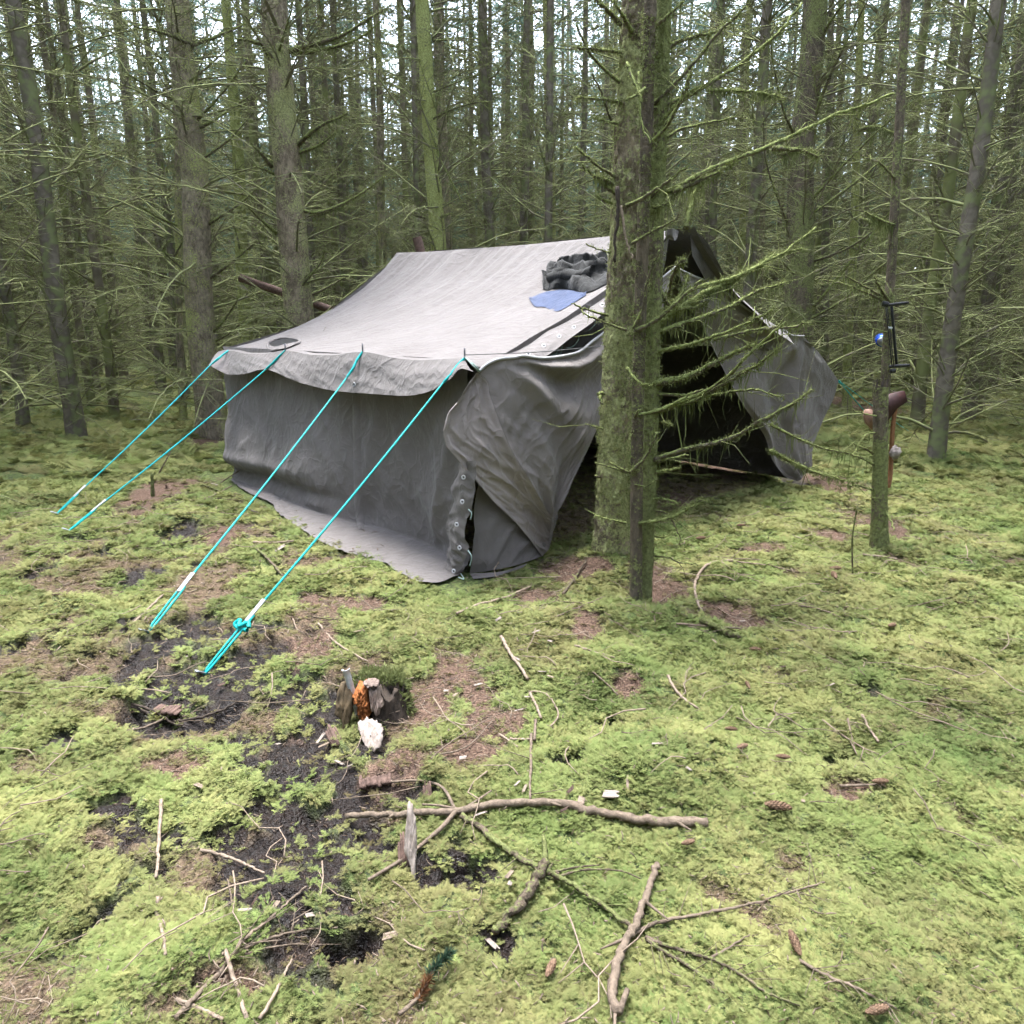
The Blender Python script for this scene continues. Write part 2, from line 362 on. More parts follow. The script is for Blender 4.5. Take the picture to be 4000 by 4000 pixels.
def _blob(L, x, y, wob):
    m = np.zeros_like(x)
    for (cx, cy, rx, ry) in L:
        d = ((x - cx) / rx) ** 2 + ((y - cy) / ry) ** 2
        m = np.maximum(m, np.exp(-d * 0.9))
    return sstep(0.30, 0.62, m + wob)
TA = np.array([-0.308, 4.566]); TS = np.array([-0.6426, 0.7662]); TW = np.array([0.7301, 0.6833])
_TM = np.linalg.inv(np.stack([TS, TW], 1))
def tent_sw(x, y):
    d = np.stack([x - TA[0], y - TA[1]], -1) @ _TM.T; return d[..., 0], d[..., 1]
def masks(x, y):
    x = np.asarray(x, float); y = np.asarray(y, float)
    w = 0.62 * fbm(x * 6, y * 6, 1.0, 3) + 0.2 * fbm(x * 25, y * 25, 2.0, 2)
    mud = _blob(MUD, x, y, w); lit = _blob(LIT, x, y, w)
    # scattered thin spots, more of them in the churned ground on the near left
    churn = sstep(0.3, -0.9, x + 0.25 * (y - 2)) * sstep(7.0, 5.0, y)
    thin = fbm(x * 2.4 + 7, y * 2.4, 5.0, 4)
    lit = np.maximum(lit, sstep(0.30, 0.55, thin + 0.34 * churn) * 0.85)
    mud = np.maximum(mud, sstep(0.36, 0.52, fbm(x * 3.1, y * 3.1 + 9, 8.0, 4) + 0.20 * churn) * churn)
    s, wv = tent_sw(x, y)
    inside = sstep(-0.05, 0.25, np.minimum(np.minimum(s, 4.3 - s), np.minimum(wv, 4.5 - wv)))
    lit = np.maximum(lit, inside * 0.75)
    pit = _blob(PIT, x, y, 0.4 * w)
    return mud, lit, pit, inside
def height(x, y, full=False):
    x = np.asarray(x, float); y = np.asarray(y, float)
    mud, lit, pit, inside = masks(x, y)
    d = np.hypot(x, y)
    h = 0.06 * fbm(x * 0.8, y * 0.8, 0.3, 3) + 0.075 * fbm(x * 2.3, y * 2.3, 4.0, 3)
    s, wv = tent_sw(x, y)
    near_t = sstep(0.7, 0.1, np.maximum(np.maximum(-s, s - 4.3), np.maximum(-wv, wv - 4.5)))
    h = h * (1 - 0.85 * near_t)
    h = h + 0.010 * fbm(x * 11, y * 11, 7.0, 3) * (1 - mud) + 0.014 * np.abs(fbm(x * 9, y * 9, 3.0, 3)) * (1 - mud)
    h = h - 0.045 * mud - 0.018 * lit - 0.07 * pit + mud * (0.018 * fbm(x * 20, y * 20, 1.0, 3) + 0.05 * fbm(x * 8, y * 8, 6.0, 2))
    h = h + 0.10 * np.exp(-(((x - 0.60) / 0.30) ** 2 + ((y - 4.60) / 0.34) ** 2)) + 0.07 * np.exp(-(((x - 0.45) / 0.5) ** 2 + ((y - 3.75) / 0.25) ** 2))
    h = h + 0.05 * np.exp(-(((x - 0.45) / 0.28) ** 2 + ((y - 2.35) / 0.22) ** 2))
    h = h + 0.25 * sstep(9, 30, d) * fbm(x * 0.12, y * 0.12, 9.0, 2)
    return (h, mud, lit, pit) if full else h
def gz(x, y): return float(height(np.array([x]), np.array([y]))[0])
def GP(px, py, lift=0.0):
    z = 0.0
    for _ in range(5):
        p = G(px, py, z); z = 0.5 * z + 0.5 * gz(p[0], p[1])
    p = G(px, py, z); return np.array([p[0], p[1], z + lift])

def build_ground():
    a1 = np.radians(np.concatenate([np.linspace(-180, -52, 40, endpoint=False), np.linspace(-52, 52, 560), np.linspace(52, 180, 41)[1:]]))
    r = np.concatenate([[0.02, 0.4, 0.8], np.geomspace(1.0, 14.0, 400), np.geomspace(14.6, 260.0, 60)])
    A_, R_ = np.meshgrid(a1, r, indexing='ij'); X = R_ * np.sin(A_); Y = R_ * np.cos(A_)
    h, mud, lit, pit = height(X, Y, True)
    Gd = np.stack([X, Y, h], -1)
    me = mesh_from('ground', Gd.reshape(-1, 3), None, grid_faces(*X.shape)[:, ::-1])
    for nm, arr in (('mud', np.maximum(mud, pit)), ('litter', lit)):
        at = me.attributes.new(nm, 'FLOAT', 'POINT'); at.data.foreach_set('value', arr.ravel().astype(np.float32))
    m, nt, b, out = new_mat('forest_floor'); p = pos(nt)
    am = N(nt, 'ShaderNodeAttribute', attribute_name='mud').outputs['Fac']; al = N(nt, 'ShaderNodeAttribute', attribute_name='litter').outputs['Fac']
    n1 = noise(nt, 1.1, 3, 0.6, p); n2 = noise(nt, 28, 3, 0.75, p); n3 = noise(nt, 90, 2, 0.7, p)
    mossc = ramp(nt, n1, [(0.3, (0.065, 0.100, 0.026)), (0.5, (0.115, 0.148, 0.042)), (0.72, (0.165, 0.185, 0.062))])
    mossc = mixc(nt, ramp(nt, n2, [(0.35, (0, 0, 0)), (0.65, (1, 1, 1))]), (0.020, 0.026, 0.010), mossc)  # shade in the gaps of the moss is put into the colour
    litc = ramp(nt, n3, [(0.3, (0.028, 0.016, 0.011)), (0.5, (0.078, 0.047, 0.032)), (0.72, (0.165, 0.110, 0.078))])
    mudc = ramp(nt, n2, [(0.3, (0.0035, 0.0023, 0.0018)), (0.7, (0.016, 0.0098, 0.0072))])
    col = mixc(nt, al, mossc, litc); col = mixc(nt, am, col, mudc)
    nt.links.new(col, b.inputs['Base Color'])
    rg = mixc(nt, am, (0.95, 0.95, 0.95), (0.45, 0.45, 0.45)); nt.links.new(rg, b.inputs['Roughness'])
    bump(nt, b, math_n(nt, 'ADD', n2, math_n(nt, 'MULTIPLY', n3, 0.6)), 0.9, 0.03)
    me.materials.append(m)
    return tag(link('ground', me), kind='structure')
build_ground()

# ------------------------------------------------------------------ instanced cover: moss, needles, small twigs
def hidden_collection(name, meshes):
    col = bpy.data.collections.new(name)
    for i, me in enumerate(meshes):
        o = bpy.data.objects.new('%s_%02d' % (name, i), me); col.objects.link(o)
    return col
def scatter(name, P, ROT, SCL, IDX, col, attrs, kind='stuff', label=None, cat=None):
    me = bpy.data.meshes.new(name); n = len(P); me.vertices.add(n); me.vertices.foreach_set('co', np.asarray(P, np.float32).ravel())
    a = me.attributes.new('rot', 'FLOAT_VECTOR', 'POINT'); a.data.foreach_set('vector', np.asarray(ROT, np.float32).ravel())
    a = me.attributes.new('scl', 'FLOAT_VECTOR', 'POINT'); a.data.foreach_set('vector', np.asarray(SCL, np.float32).ravel())
    a = me.attributes.new('pick', 'INT', 'POINT'); a.data.foreach_set('value', np.asarray(IDX, np.int32))
    for k, v in attrs.items():
        a = me.attributes.new(k, 'FLOAT', 'POINT'); a.data.foreach_set('value', np.asarray(v, np.float32))
    o = link(name, me); tag(o, label, cat, None, kind)
    ng = bpy.data.node_groups.new(name + '_nodes', 'GeometryNodeTree')
    ng.interface.new_socket('Geometry', in_out='INPUT', socket_type='NodeSocketGeometry'); ng.interface.new_socket('Geometry', in_out='OUTPUT', socket_type='NodeSocketGeometry')
    gi = ng.nodes.new('NodeGroupInput'); go = ng.nodes.new('NodeGroupOutput'); ip = ng.nodes.new('GeometryNodeInstanceOnPoints')
    ci = ng.nodes.new('GeometryNodeCollectionInfo'); ci.inputs['Collection'].default_value = col; ci.inputs['Separate Children'].default_value = True; ci.inputs['Reset Children'].default_value = True
    def na(nm, t):
        q = ng.nodes.new('GeometryNodeInputNamedAttribute'); q.data_type = t; q.inputs['Name'].default_value = nm; return q.outputs['Attribute']
    ng.links.new(gi.outputs[0], ip.inputs['Points']); ng.links.new(ci.outputs[0], ip.inputs['Instance']); ip.inputs['Pick Instance'].default_value = True
    ng.links.new(na('pick', 'INT'), ip.inputs['Instance Index'])
    er = ng.nodes.new('FunctionNodeEulerToRotation'); ng.links.new(na('rot', 'FLOAT_VECTOR'), er.inputs[0]); ng.links.new(er.outputs[0], ip.inputs['Rotation'])
    ng.links.new(na('scl', 'FLOAT_VECTOR'), ip.inputs['Scale']); ng.links.new(ip.outputs[0], go.inputs[0])
    md = o.modifiers.new('scatter', 'NODES'); md.node_group = ng
    return o
def moss_clump(seed, nf=18, L=0.045):
    r = np.random.default_rng(seed); mb = MB()
    for i in range(nf):
        ph = r.uniform(0, 2 * np.pi); el = r.uniform(0.5, 1.35); ln = L * r.uniform(0.6, 1.25); base = r.normal(0, 0.014, 2)
        k = 8; t = np.linspace(0, 1, k); a = el - t * r.uniform(0.5, 1.3)
        hx = np.cumsum(np.cos(a)) * ln / k; hz = np.cumsum(np.sin(a)) * ln / k
        P = np.stack([base[0] + hx * math.cos(ph), base[1] + hx * math.sin(ph), hz - 0.012], 1)
        side = np.array([-math.sin(ph), math.cos(ph), 0]); V = []; T = []
        for j in range(k - 1):
            ll = ln * 0.34 * (1 - 0.75 * t[j]) * r.uniform(0.7, 1.3) + 0.002; d = P[j + 1] - P[j]; d = d / np.linalg.norm(d)
            for sg in (-1, 1):
                tip = P[j] + side * sg * ll + d * ll * 0.75 + np.array([0, 0, r.normal(0, 0.3) * ll - 0.15 * ll])
                n = len(V); V += [P[j] - d * 0.0013, P[j] + d * 0.0030, tip]; T.append((n, n + 1, n + 2))
        n = len(V); V += [P[-2] + side * 0.002, P[-2] - side * 0.002, P[-1]]; T.append((n, n + 1, n + 2))
        mb.add(V, T)
    return mb.mesh('moss_clump', M_moss, False)
def build_moss():
    protos = [moss_clump(100 + i, 16 + 2 * (i % 3)) for i in range(6)]
    col = hidden_collection('moss_source', protos)
    pts = []
    for (r0, r1, dens, sc_) in ((1.0, 2.2, 3600, 0.55), (2.2, 3.6, 3200, 0.60), (3.6, 5.6, 1700, 0.78), (5.6, 9.0, 620, 1.15), (9.0, 16.0, 48, 3.4), (16.0, 30.0, 7, 6.0)):
        a0 = math.radians(44); n = int(dens * a0 * (r1 ** 2 - r0 ** 2))
        r = np.sqrt(rng.uniform(r0 ** 2, r1 ** 2, n)); a = rng.uniform(-a0, a0, n)
        pts.append(np.stack([r * np.sin(a), r * np.cos(a), np.full(n, sc_)], 1))
    P = np.concatenate(pts)
    h, mud, lit, pit = height(P[:, 0], P[:, 1], True); s, w = tent_sw(P[:, 0], P[:, 1])
    keep = rng.uniform(0, 1, len(P)) < np.clip(1.0 - 0.95 * np.maximum(mud, pit) - 0.88 * lit, 0.10, 1)
    hem = (s > -0.25) & (s < 4.5) & (w > -0.30) & (w < 0.2)
    keep &= ~hem
    P, h, lit, mud = P[keep], h[keep], lit[keep], mud[keep]; n = len(P)
    pat = fbm(P[:, 0] * 2.2, P[:, 1] * 2.2, 12.0, 4)
    tint = np.clip(0.30 + 1.3 * pat + rng.normal(0, 0.25, n), 0, 1)
    brown = np.clip(0.16 + 0.75 * lit + 0.7 * fbm(P[:, 0] * 1.6 + 4, P[:, 1] * 1.6, 2.0, 3) + rng.normal(0, 0.16, n), 0, 0.95)
    scl = P[:, 2] * rng.uniform(0.6, 1.35, n) * (1 - 0.3 * lit)
    S = np.stack([scl, scl, scl * rng.uniform(0.35, 0.85, n) * np.where(P[:, 2] > 3, 0.6, 1.0)], 1)
    scatter('moss_cover', np.stack([P[:, 0], P[:, 1], h], 1), np.stack([rng.normal(0, 0.25, n), rng.normal(0, 0.25, n), rng.uniform(0, 6.28, n)], 1), S,
            rng.integers(0, 6, n), col, {'tint': tint, 'brown': brown}, 'stuff', 'green feathery moss carpeting the forest floor', 'moss')
build_moss()
def build_litter():
    ms = []
    for i in range(5):      # needles and splinters, one straight and one bent bit of each length
        mb = MB(); r = np.random.default_rng(200 + i)
        L = (0.018, 0.025, 0.04, 0.012, 0.03)[i]; w = (0.0009, 0.0012, 0.0016, 0.003, 0.0024)[i]
        P = np.array([[-L / 2, 0, 0], [0, r.normal(0, L * 0.06), 0.001], [L / 2, 0, 0]])
        V, T, Q = tubes(P, np.array([w, w * 1.1, w * 0.5]), 4, True); V[:, 2] *= (1, 1, 1, 0.5, 0.5)[i]; mb.add(V, T, Q)
        ms.append(mb.mesh('litter_bit', (M_litter, M_litter, M_stick, M_palestick, M_palestick)[i]))
    col = hidden_collection('litter_source', ms)
    n = 60000; a0 = math.radians(42)
    r = np.exp(rng.uniform(math.log(1.05), math.log(7.5), n)); a = rng.uniform(-a0, a0, n); x, y = r * np.sin(a), r * np.cos(a)
    h, mud, lit, pit = height(x, y, True)
    keep = rng.uniform(0, 1, n) < np.clip(0.15 + 0.95 * lit - 0.9 * mud, 0.07, 1)
    x, y, h, r = x[keep], y[keep], h[keep], r[keep]; m = len(x); s = rng.uniform(0.5, 1.0, m) * np.clip(r / 2.5, 1, 2)
    scatter('needle_litter', np.stack([x, y, h + 0.004 + 0.024 * rng.uniform(0, 1, len(x)) * (rng.uniform(0, 1, len(x)) < 0.5)], 1), np.stack([rng.normal(0, 0.25, m), rng.normal(0, 0.3, m), rng.uniform(0, 6.28, m)], 1), np.stack([s, s, s], 1),
            rng.choice(5, m, p=[.38, .30, .16, .08, .08]), col, {}, 'stuff', 'brown needles and wood splinters strewn over bare soil', 'litter')
    # thin dead twigs lying all over the moss
    ms = []
    for i in range(6):
        mb = MB(); r = np.random.default_rng(300 + i); L = 0.10 + 0.05 * i
        P = smooth_line(np.stack([np.linspace(-L / 2, L / 2, 5), r.normal(0, L * 0.07, 5), 0.006 + r.normal(0, 0.006, 5)], 1), 7)
        mb.add(*tubes(P, np.linspace(0.0021, 0.0009, 7) * r.uniform(0.8, 1.5), 5, True))
        for j in range(r.integers(0, 4)):
            q = P[r.integers(1, 6)]; d = np.array([r.uniform(0.3, 1), r.choice([-1, 1]) * r.uniform(0.4, 1), r.uniform(-0.1, 0.3)]) * L * 0.25
            mb.add(*tubes(np.stack([q, q + d * 0.5, q + d]), np.array([0.0014, 0.0012, 0.0007]), 4, True))
        ms.append(mb.mesh('twig_bit', (M_stick, M_palestick)[i % 2]))
    col = hidden_collection('twig_source', ms)
    n = 560; r = np.sqrt(rng.uniform(1.3 ** 2, 7.5 ** 2, n)); a = rng.uniform(-a0, a0, n); x, y = r * np.sin(a), r * np.cos(a)
    h, mud, lit, pit = height(x, y, True); s = rng.uniform(0.7, 1.5, n)
    st, wt_ = tent_sw(x, y); k = ~((st > -0.2) & (st < 4.4) & (wt_ > -0.4) & (wt_ < 4.6))
    x, y, h, s = x[k], y[k], h[k], s[k]; n = len(x)
    scatter('twig_litter', np.stack([x, y, h + 0.022], 1), np.stack([rng.normal(0, 0.12, n), rng.normal(0, 0.16, n), rng.uniform(0, 6.28, n)], 1), np.stack([s, s, s], 1),
            rng.integers(0, 6, n), col, {}, 'stuff', 'thin dead twigs strewn over the moss', 'twigs')
build_litter()
# ------------------------------------------------------------------ tent
A3 = np.array([TA[0], TA[1], 0.0]); S3 = np.array([*TS, 0.0]); W3 = np.array([*TW, 0.0])
NS = np.array([-TS[1], TS[0], 0.0]) * 1.0           # side wall normal
if NS @ np.array([0, 0, 0] - A3) < 0: NS = -NS       # towards the camera
NF = np.array([TW[1], -TW[0], 0.0])
if NF @ (np.zeros(3) - A3) < 0: NF = -NF             # front wall normal, towards the camera
TL, TWD = 4.23, 4.50
def side(px, py, off=0.0): return PL(px, py, A3 + NS * off, NS)
def front(px, py, off=0.0): return PL(px, py, A3 + NF * off, NF)
tent = empty('ridge_tent', 'grey canvas ridge tent pitched among mossy spruces, its front flaps hanging open', 'tent', tuple(A3 + S3 * TL / 2 + W3 * TWD / 2))
def into(o):
    o.parent = tent; o.matrix_parent_inverse = Matrix.Translation(-tent.location); return o
def tsheet(name, Gd, mat): return into(sheet(name, Gd, mat, None))
def wrinkle(u, v, seed, amp, fu, fv, p=2):
    return amp * (ridged(u * fu, v * fv, seed, p) - 0.35)

# --- roof: surface in (s, t), t = 0 eave, 1 ridge
SPIKE_PX = [(1815, 1400), (1417, 1375), (1115, 1370), (892, 1370)]
spikes = [side(*q) for q in SPIKE_PX]
spk_s = np.array([np.dot(p - A3, S3) for p in spikes]); spk_z = np.array([p[2] for p in spikes])
def ridge_z(s): return np.interp(s, [-0.2, 0.0, 1.9, 3.6, 4.23, 4.5], [2.30, 2.295, 2.325, 2.385, 2.42, 2.42])
def roof_base(s, t):
    ez = np.interp(s, spk_s, spk_z)
    # scalloped between the spikes
    dist = np.min(np.abs(s[..., None] - spk_s), -1)
    ez = ez - 0.03 * sstep(0.03, 0.55, dist) * (1 - t) ** 3
    rz = ridge_z(s)
    w = TWD / 2 * t
    prof = t - 0.68 * t * (1 - t) - 0.8 * t ** 4 * (1 - t)
    z = ez + (rz - ez) * prof
    return A3 + s[..., None] * S3 + w[..., None] * W3 + z[..., None] * np.array([0, 0, 1.0])
nS, nT = 170, 110
sg = np.concatenate([np.linspace(0.0, 0.42, 26, endpoint=False), np.linspace(0.42, TL, nS - 26)])
tg = np.linspace(0, 1, nT)
SS, TT = np.meshgrid(sg, tg, indexing='ij')
roof = roof_base(SS, TT)
edge = smooth_line([front(*q, o_) for q, o_ in (((1815, 1400), 0.02), ((1880, 1438), 0.10), ((1990, 1432), 0.14), ((2120, 1397), 0.16), ((2230, 1322), 0.16), ((2330, 1250), 0.15), ((2420, 1168), 0.13),
                    ((2500, 1075), 0.10), ((2575, 975), 0.06), ((2622, 902), 0.03))], nT)
k = sstep(0.42, 0.0, SS) ** 1.15
roof = roof * (1 - k[..., None]) + edge[None] * k[..., None]
nrm = grid_normals(roof); nrm *= np.sign(nrm[..., 2:3] + 1e-9)
fade_f = sstep(0.0, 0.5, SS)
disp = wrinkle(SS + 0.55 * TT, TT, 1.0, 0.022, 4.2, 0.7, 2) * sstep(0.2, 0.85, TT) * fade_f
disp += wrinkle(SS * 1.0 + 0.35 * TT, TT, 5.0, 0.010, 9.0, 1.1, 2) * sstep(0.45, 1.0, TT) * sstep(1.02, 0.93, TT)
disp += 0.020 * fbm(SS * 1.4, TT * 2.2, 3.0, 3)
# folds that run out of the near corner up the roof
ang = np.arctan2(TT * TWD / 2, SS + 0.02); rad = np.hypot(TT * TWD / 2, SS)
disp += 0.018 * np.sin(ang * 15 + 0.6) * np.exp(-((ang - 1.28) / 0.20) ** 2) * sstep(0.1, 0.6, rad) * sstep(2.2, 1.4, rad)
disp += 0.010 * ridged(ang * 5.0, rad * 0.4, 2.2, 2) * sstep(0.8, 1.3, ang) * sstep(0.15, 0.6, rad)
# creases along the eave
disp += 0.008 * np.maximum(0, fbm(SS * 3, TT * 9, 9.0, 3)) * sstep(0.28, 0.05, TT)
disp = np.where(TT < 0.35, np.maximum(disp, disp * 0.3), disp) * sstep(0.0, 0.12, TT) * sstep(1.0, 0.985, TT)
disp += 0.004 * sstep(0.0, 0.04, TT) * sstep(0.3, 0.08, TT)
roof = roof + nrm * disp[..., None]
roof_o = tsheet('roof', roof, M_canvas)
roof_bvh = BVHTree.FromPolygons([Vector(v) for v in roof.reshape(-1, 3)], [tuple(int(i) for i in f) for f in grid_faces(nS, nT)])
def on_roof(px, py, lift=0.0):
    d = Vector(ray(px, py)).normalized(); loc, n, i, dist = roof_bvh.ray_cast(Vector(O), d)
    if loc is None: p = side(px, py); return np.array(p), np.array([-0.5, -0.4, 0.75])
    if n.dot(d) > 0: n = -n
    return np.array(loc + n * lift), np.array(n)
# far slope, mirrored
S2, T2 = np.meshgrid(np.linspace(-0.10, TL, 70), np.linspace(0, 1, 46), indexing='ij')
far = roof_base(S2, T2) + (TWD * (1 - T2))[..., None] * W3
far = far + 0.02 * fbm(S2 * 2, T2 * 3, 8.0, 3)[..., None] * np.array([0, 0, 1.0]) + np.array([0, 0, 0.003])
tsheet('far_roof_slope', far, M_canvas)
# rake bands on the far slope's front edge
for i_, (drop, out_) in enumerate(((0.13, 0.10), (0.26, 0.03))):
    tt = np.linspace(0.30, 0.985, 40); top = roof_base(np.full(40, -0.10 + i_ * 0.06), tt) + (TWD * (1 - tt))[:, None] * W3
    bot = top + NF * out_ + np.array([0, 0, -1.0]) * (drop * (1 - 0.35 * tt))[:, None] + 0.012 * np.sin(tt * 22)[:, None] * NF
    v = np.linspace(0, 1, 6)[None, :, None]; tsheet('rake_band', top[:, None] * (1 - v) + bot[:, None] * v - NF * 0.004 * i_, M_canvas)
# little cap over the ridge pole at the front
cap_px = [[(2598, 905), (2625, 892), (2650, 902)], [(2602, 928), (2628, 915), (2646, 928)], [(2628, 938), (2634, 940), (2640, 938)]]
capg = np.array([[front(*q, 0.12 + 0.05 * (j == 1)) for j, q in enumerate(row)] for row in cap_px])
capg = coons(capg[0], capg[2], capg[:, 0], capg[:, 2], 14, 10); capg += 0.008 * fbm(capg[..., 0] * 20, capg[..., 2] * 20, 0.0, 2)[..., None] * NF
tsheet('ridge_cap', capg, M_canvas)

# --- valance under the eave
nv = 120; sv = np.linspace(0.0, TL, nv)
top = np.stack([np.interp(sv, sg, roof[:, 0, k_]) for k_ in range(3)], 1) + NS * 0.003
bot = smooth_line([side(*q, o_) for q, o_ in (((1850, 1452), 0.03), ((1800, 1440), 0.07), ((1765, 1478), 0.08), ((1700, 1522), 0.10), ((1600, 1545), 0.11), ((1450, 1538), 0.10), ((1300, 1526), 0.10), ((1180, 1496), 0.10), ((1040, 1444), 0.12),
                    ((960, 1460), 0.10), ((893, 1462), 0.10), ((850, 1445), 0.18), ((818, 1425), 0.22))], nv)
v = np.linspace(0, 1, 16)[None, :, None]
val = top[:, None] * (1 - v) + bot[:, None] * v
vv = np.linspace(0, 1, 16)[None, :]; s2 = sv[:, None] + 0 * vv
bul = 0.008 * np.sin(np.pi * vv) + 0.028 * fbm(s2 * 1.5, vv * 0.9, 6.0, 2) * sstep(0, 0.5, vv) + wrinkle(s2 * 1.3 + 0.9 * vv, vv + 0.6 * s2, 3.3, 0.007, 3.1, 2.6, 3) * sstep(0, 0.4, vv)
val = val + NS * bul[..., None]
tsheet('valance', val, M_canvas)
hemg = val[:, -3:] + NS * 0.003; tsheet('valance_hem', hemg, M_canvas)

# --- near side wall and the mud flap along its foot
nw = 150
s_w = np.linspace(0.0, TL, nw)
top = A3 + s_w[:, None] * S3 + W3 * 0.05 + np.array([0, 0, 1.36])
foot = smooth_line([G(*q, 0.035) for q in ((1828, 2205), (1790, 2190), (1720, 2152), (1640, 2112), (1500, 2068), (1400, 2042), (1300, 2018), (1200, 1985), (1110, 1950), (1030, 1915), (960, 1890), (908, 1868))], nw)
hem = smooth_line([G(*q, 0.012) for q in ((1800, 2245), (1740, 2272), (1690, 2286), (1625, 2272), (1560, 2240), (1500, 2200), (1440, 2185), (1350, 2160), (1245, 2112), (1150, 2052), (1080, 2002), (1062, 1968), (1010, 1945), (950, 1915), (900, 1878))], nw)
nz1, nz2 = 80, 16
v1 = np.linspace(0, 1, nz1)[None, :, None]
wall = top[:, None] * (1 - v1) + foot[:, None] * v1
fl = np.linspace(0, 1, nz2 + 1)[1:][None, :, None]; flp = foot[:, None] * (1 - fl) + hem[:, None] * fl
sW = s_w[:, None] + 0 * v1[..., 0]; vW = v1[..., 0] + 0 * sW
dw = 0.05 * fbm(sW * 1.1, vW * 1.3, 2.0, 3) * sstep(0, 0.25, vW)
dw += 0.055 * np.sin(np.pi * sstep(0.45, 1.0, vW)) * (0.4 + 0.6 * sstep(1.4, 3.4, sW))                       # slack belly over the foot
dw += 0.05 * np.exp(-((vW - (0.80 + 0.03 * (sW - 3))) / 0.055) ** 2) * sstep(2.0, 3.0, sW)                   # deep fold at the back
dw -= 0.055 * np.exp(-((vW - (0.905 + 0.02 * (sW - 3))) / 0.035) ** 2) * sstep(1.5, 2.6, sW)
q1 = sW * 2.1 - vW * 1.45                                                                                        # drape folds slanting towards the near corner
dw += 0.060 * (ridged(q1 * 1.0, vW * 0.4, 4.0, 1.5) - 0.4) * sstep(0.0, 0.45, vW) * sstep(2.3, 0.5, sW) * sstep(1.0, 0.85, vW)
dw += wrinkle(sW + 0.8 * vW, vW + 0.3 * sW, 7.0, 0.020, 1.7, 2.2, 4) * sstep(0.15, 0.5, vW)
dw += wrinkle(sW - 0.9 * vW, vW, 11.0, 0.013, 2.6, 2.8, 5) * sstep(0.2, 0.6, vW)
dw *= sstep(1.0, 0.95, vW)
wall = wall + NS * dw[..., None]
sF = s_w[:, None] + 0 * fl[..., 0]; vF = fl[..., 0] + 0 * sF
flp = flp + np.array([0, 0, 1.0]) * (0.025 * np.abs(fbm(sF * 3, vF * 1.5, 1.0, 3)) + 0.02 * sstep(0.2, 1.0, vF) * np.abs(fbm(sF * 6, 0.3, 4.0, 2)) * 1.4)[..., None]
wallg = np.concatenate([wall, flp], 1)
tsheet('side_wall', wallg, M_canvas)
wall_bvh = BVHTree.FromPolygons([Vector(v_) for v_ in wallg.reshape(-1, 3)], [tuple(int(i) for i in f) for f in grid_faces(nw, nz1 + nz2)])
def on_wall(px, py, lift=0.0):
    d = Vector(ray(px, py)).normalized(); loc, n, i, dist = wall_bvh.ray_cast(Vector(O), d)
    if loc is None: return side(px, py, 0.03), NS.copy()
    if n.dot(d) > 0: n = -n
    return np.array(loc + n * lift), np.array(n)
# sewn pole sleeve on the wall
rows = []
for q in np.linspace(0, 1, 26):
    y_ = 1545 + q * 525; x_ = 1392 + 10 * q + (q > 0.82) * (q - 0.82) * 60
    rows.append([on_wall(x_ + d_, y_, l_)[0] for d_, l_ in ((-16, 0.001), (-9, 0.010), (0, 0.012), (8, 0.008), (14, 0.001))])
tsheet('pole_sleeve', np.array(rows), M_canvas)
# buttoning strip with eyelets down the near corner of the wall
e_l = [(1800, 1800), (1790, 1850), (1765, 1900), (1768, 1960), (1752, 2040), (1762, 2110), (1755, 2170), (1748, 2225)]
e_r = [(1862, 1800), (1860, 1860), (1856, 1920), (1840, 1990), (1820, 2045), (1822, 2105), (1832, 2140), (1818, 2195), (1785, 2246)]
L_ = smooth_line([side(*q, 0.045) for q in e_l], 60); R_ = smooth_line([side(*q, 0.075) for q in e_r], 60)
R_[:, 2] = np.maximum(R_[:, 2], 0.03); L_[:, 2] = np.maximum(L_[:, 2], 0.03)
v = np.linspace(0, 1, 14)[None, :, None]; st = L_[:, None] * (1 - v) + R_[:, None] * v
pp = np.linspace(0, 1, 60)[:, None]; qq = v[..., 0]
st = st + NS * (0.025 * fbm(pp * 9, qq * 2.0, 3.0, 3) + 0.02 * ridged(pp * 12, qq * 1.5, 7.0, 2) * sstep(0.4, 0.6, pp) + 0.02 * np.sin(np.pi * qq))[..., None]
tsheet('corner_strip', st, M_canvas)
# lower front wall panel that shows in the dark wedge
top = [front(1840, 1500, -0.02), front(1960, 1600, -0.02), front(2160, 1800, -0.05)]
bot = [G(1835, 2238, 0.015), G(1900, 2232, 0.02), G(2000, 2212, 0.03), G(2085, 2185, 0.03), G(2125, 2168, 0.03)]
fp = coons(top, bot, [top[0], front(1845, 1850, 0.0), bot[0]], [top[-1], front(2150, 2000, -0.02), bot[-1]], 50, 50)
uu, vv2 = np.meshgrid(np.linspace(0, 1, 50), np.linspace(0, 1, 50), indexing='ij')
fp = fp + NF * (0.05 * fbm(uu * 2.2, vv2 * 2.2, 2.0, 3) + 0.05 * np.sin(np.pi * vv2) + wrinkle(uu + 0.6 * vv2, vv2, 1.0, 0.03, 3, 2, 2))[..., None] * sstep(1.0, 0.93, vv2)[..., None]
tsheet('front_wall', fp, M_canvas)
# mud flap piece at the front foot
ff = coons([G(1835, 2240, 0.02), G(1960, 2232, 0.03), G(2060, 2200, 0.03)], [G(1850, 2262, 0.01), G(1940, 2250, 0.015), G(2040, 2218, 0.015)],
           [G(1835, 2240, 0.02), G(1850, 2262, 0.01)], [G(2060, 2200, 0.03), G(2040, 2218, 0.015)], 24, 6)
tsheet('front_mud_flap', ff, M_canvas)

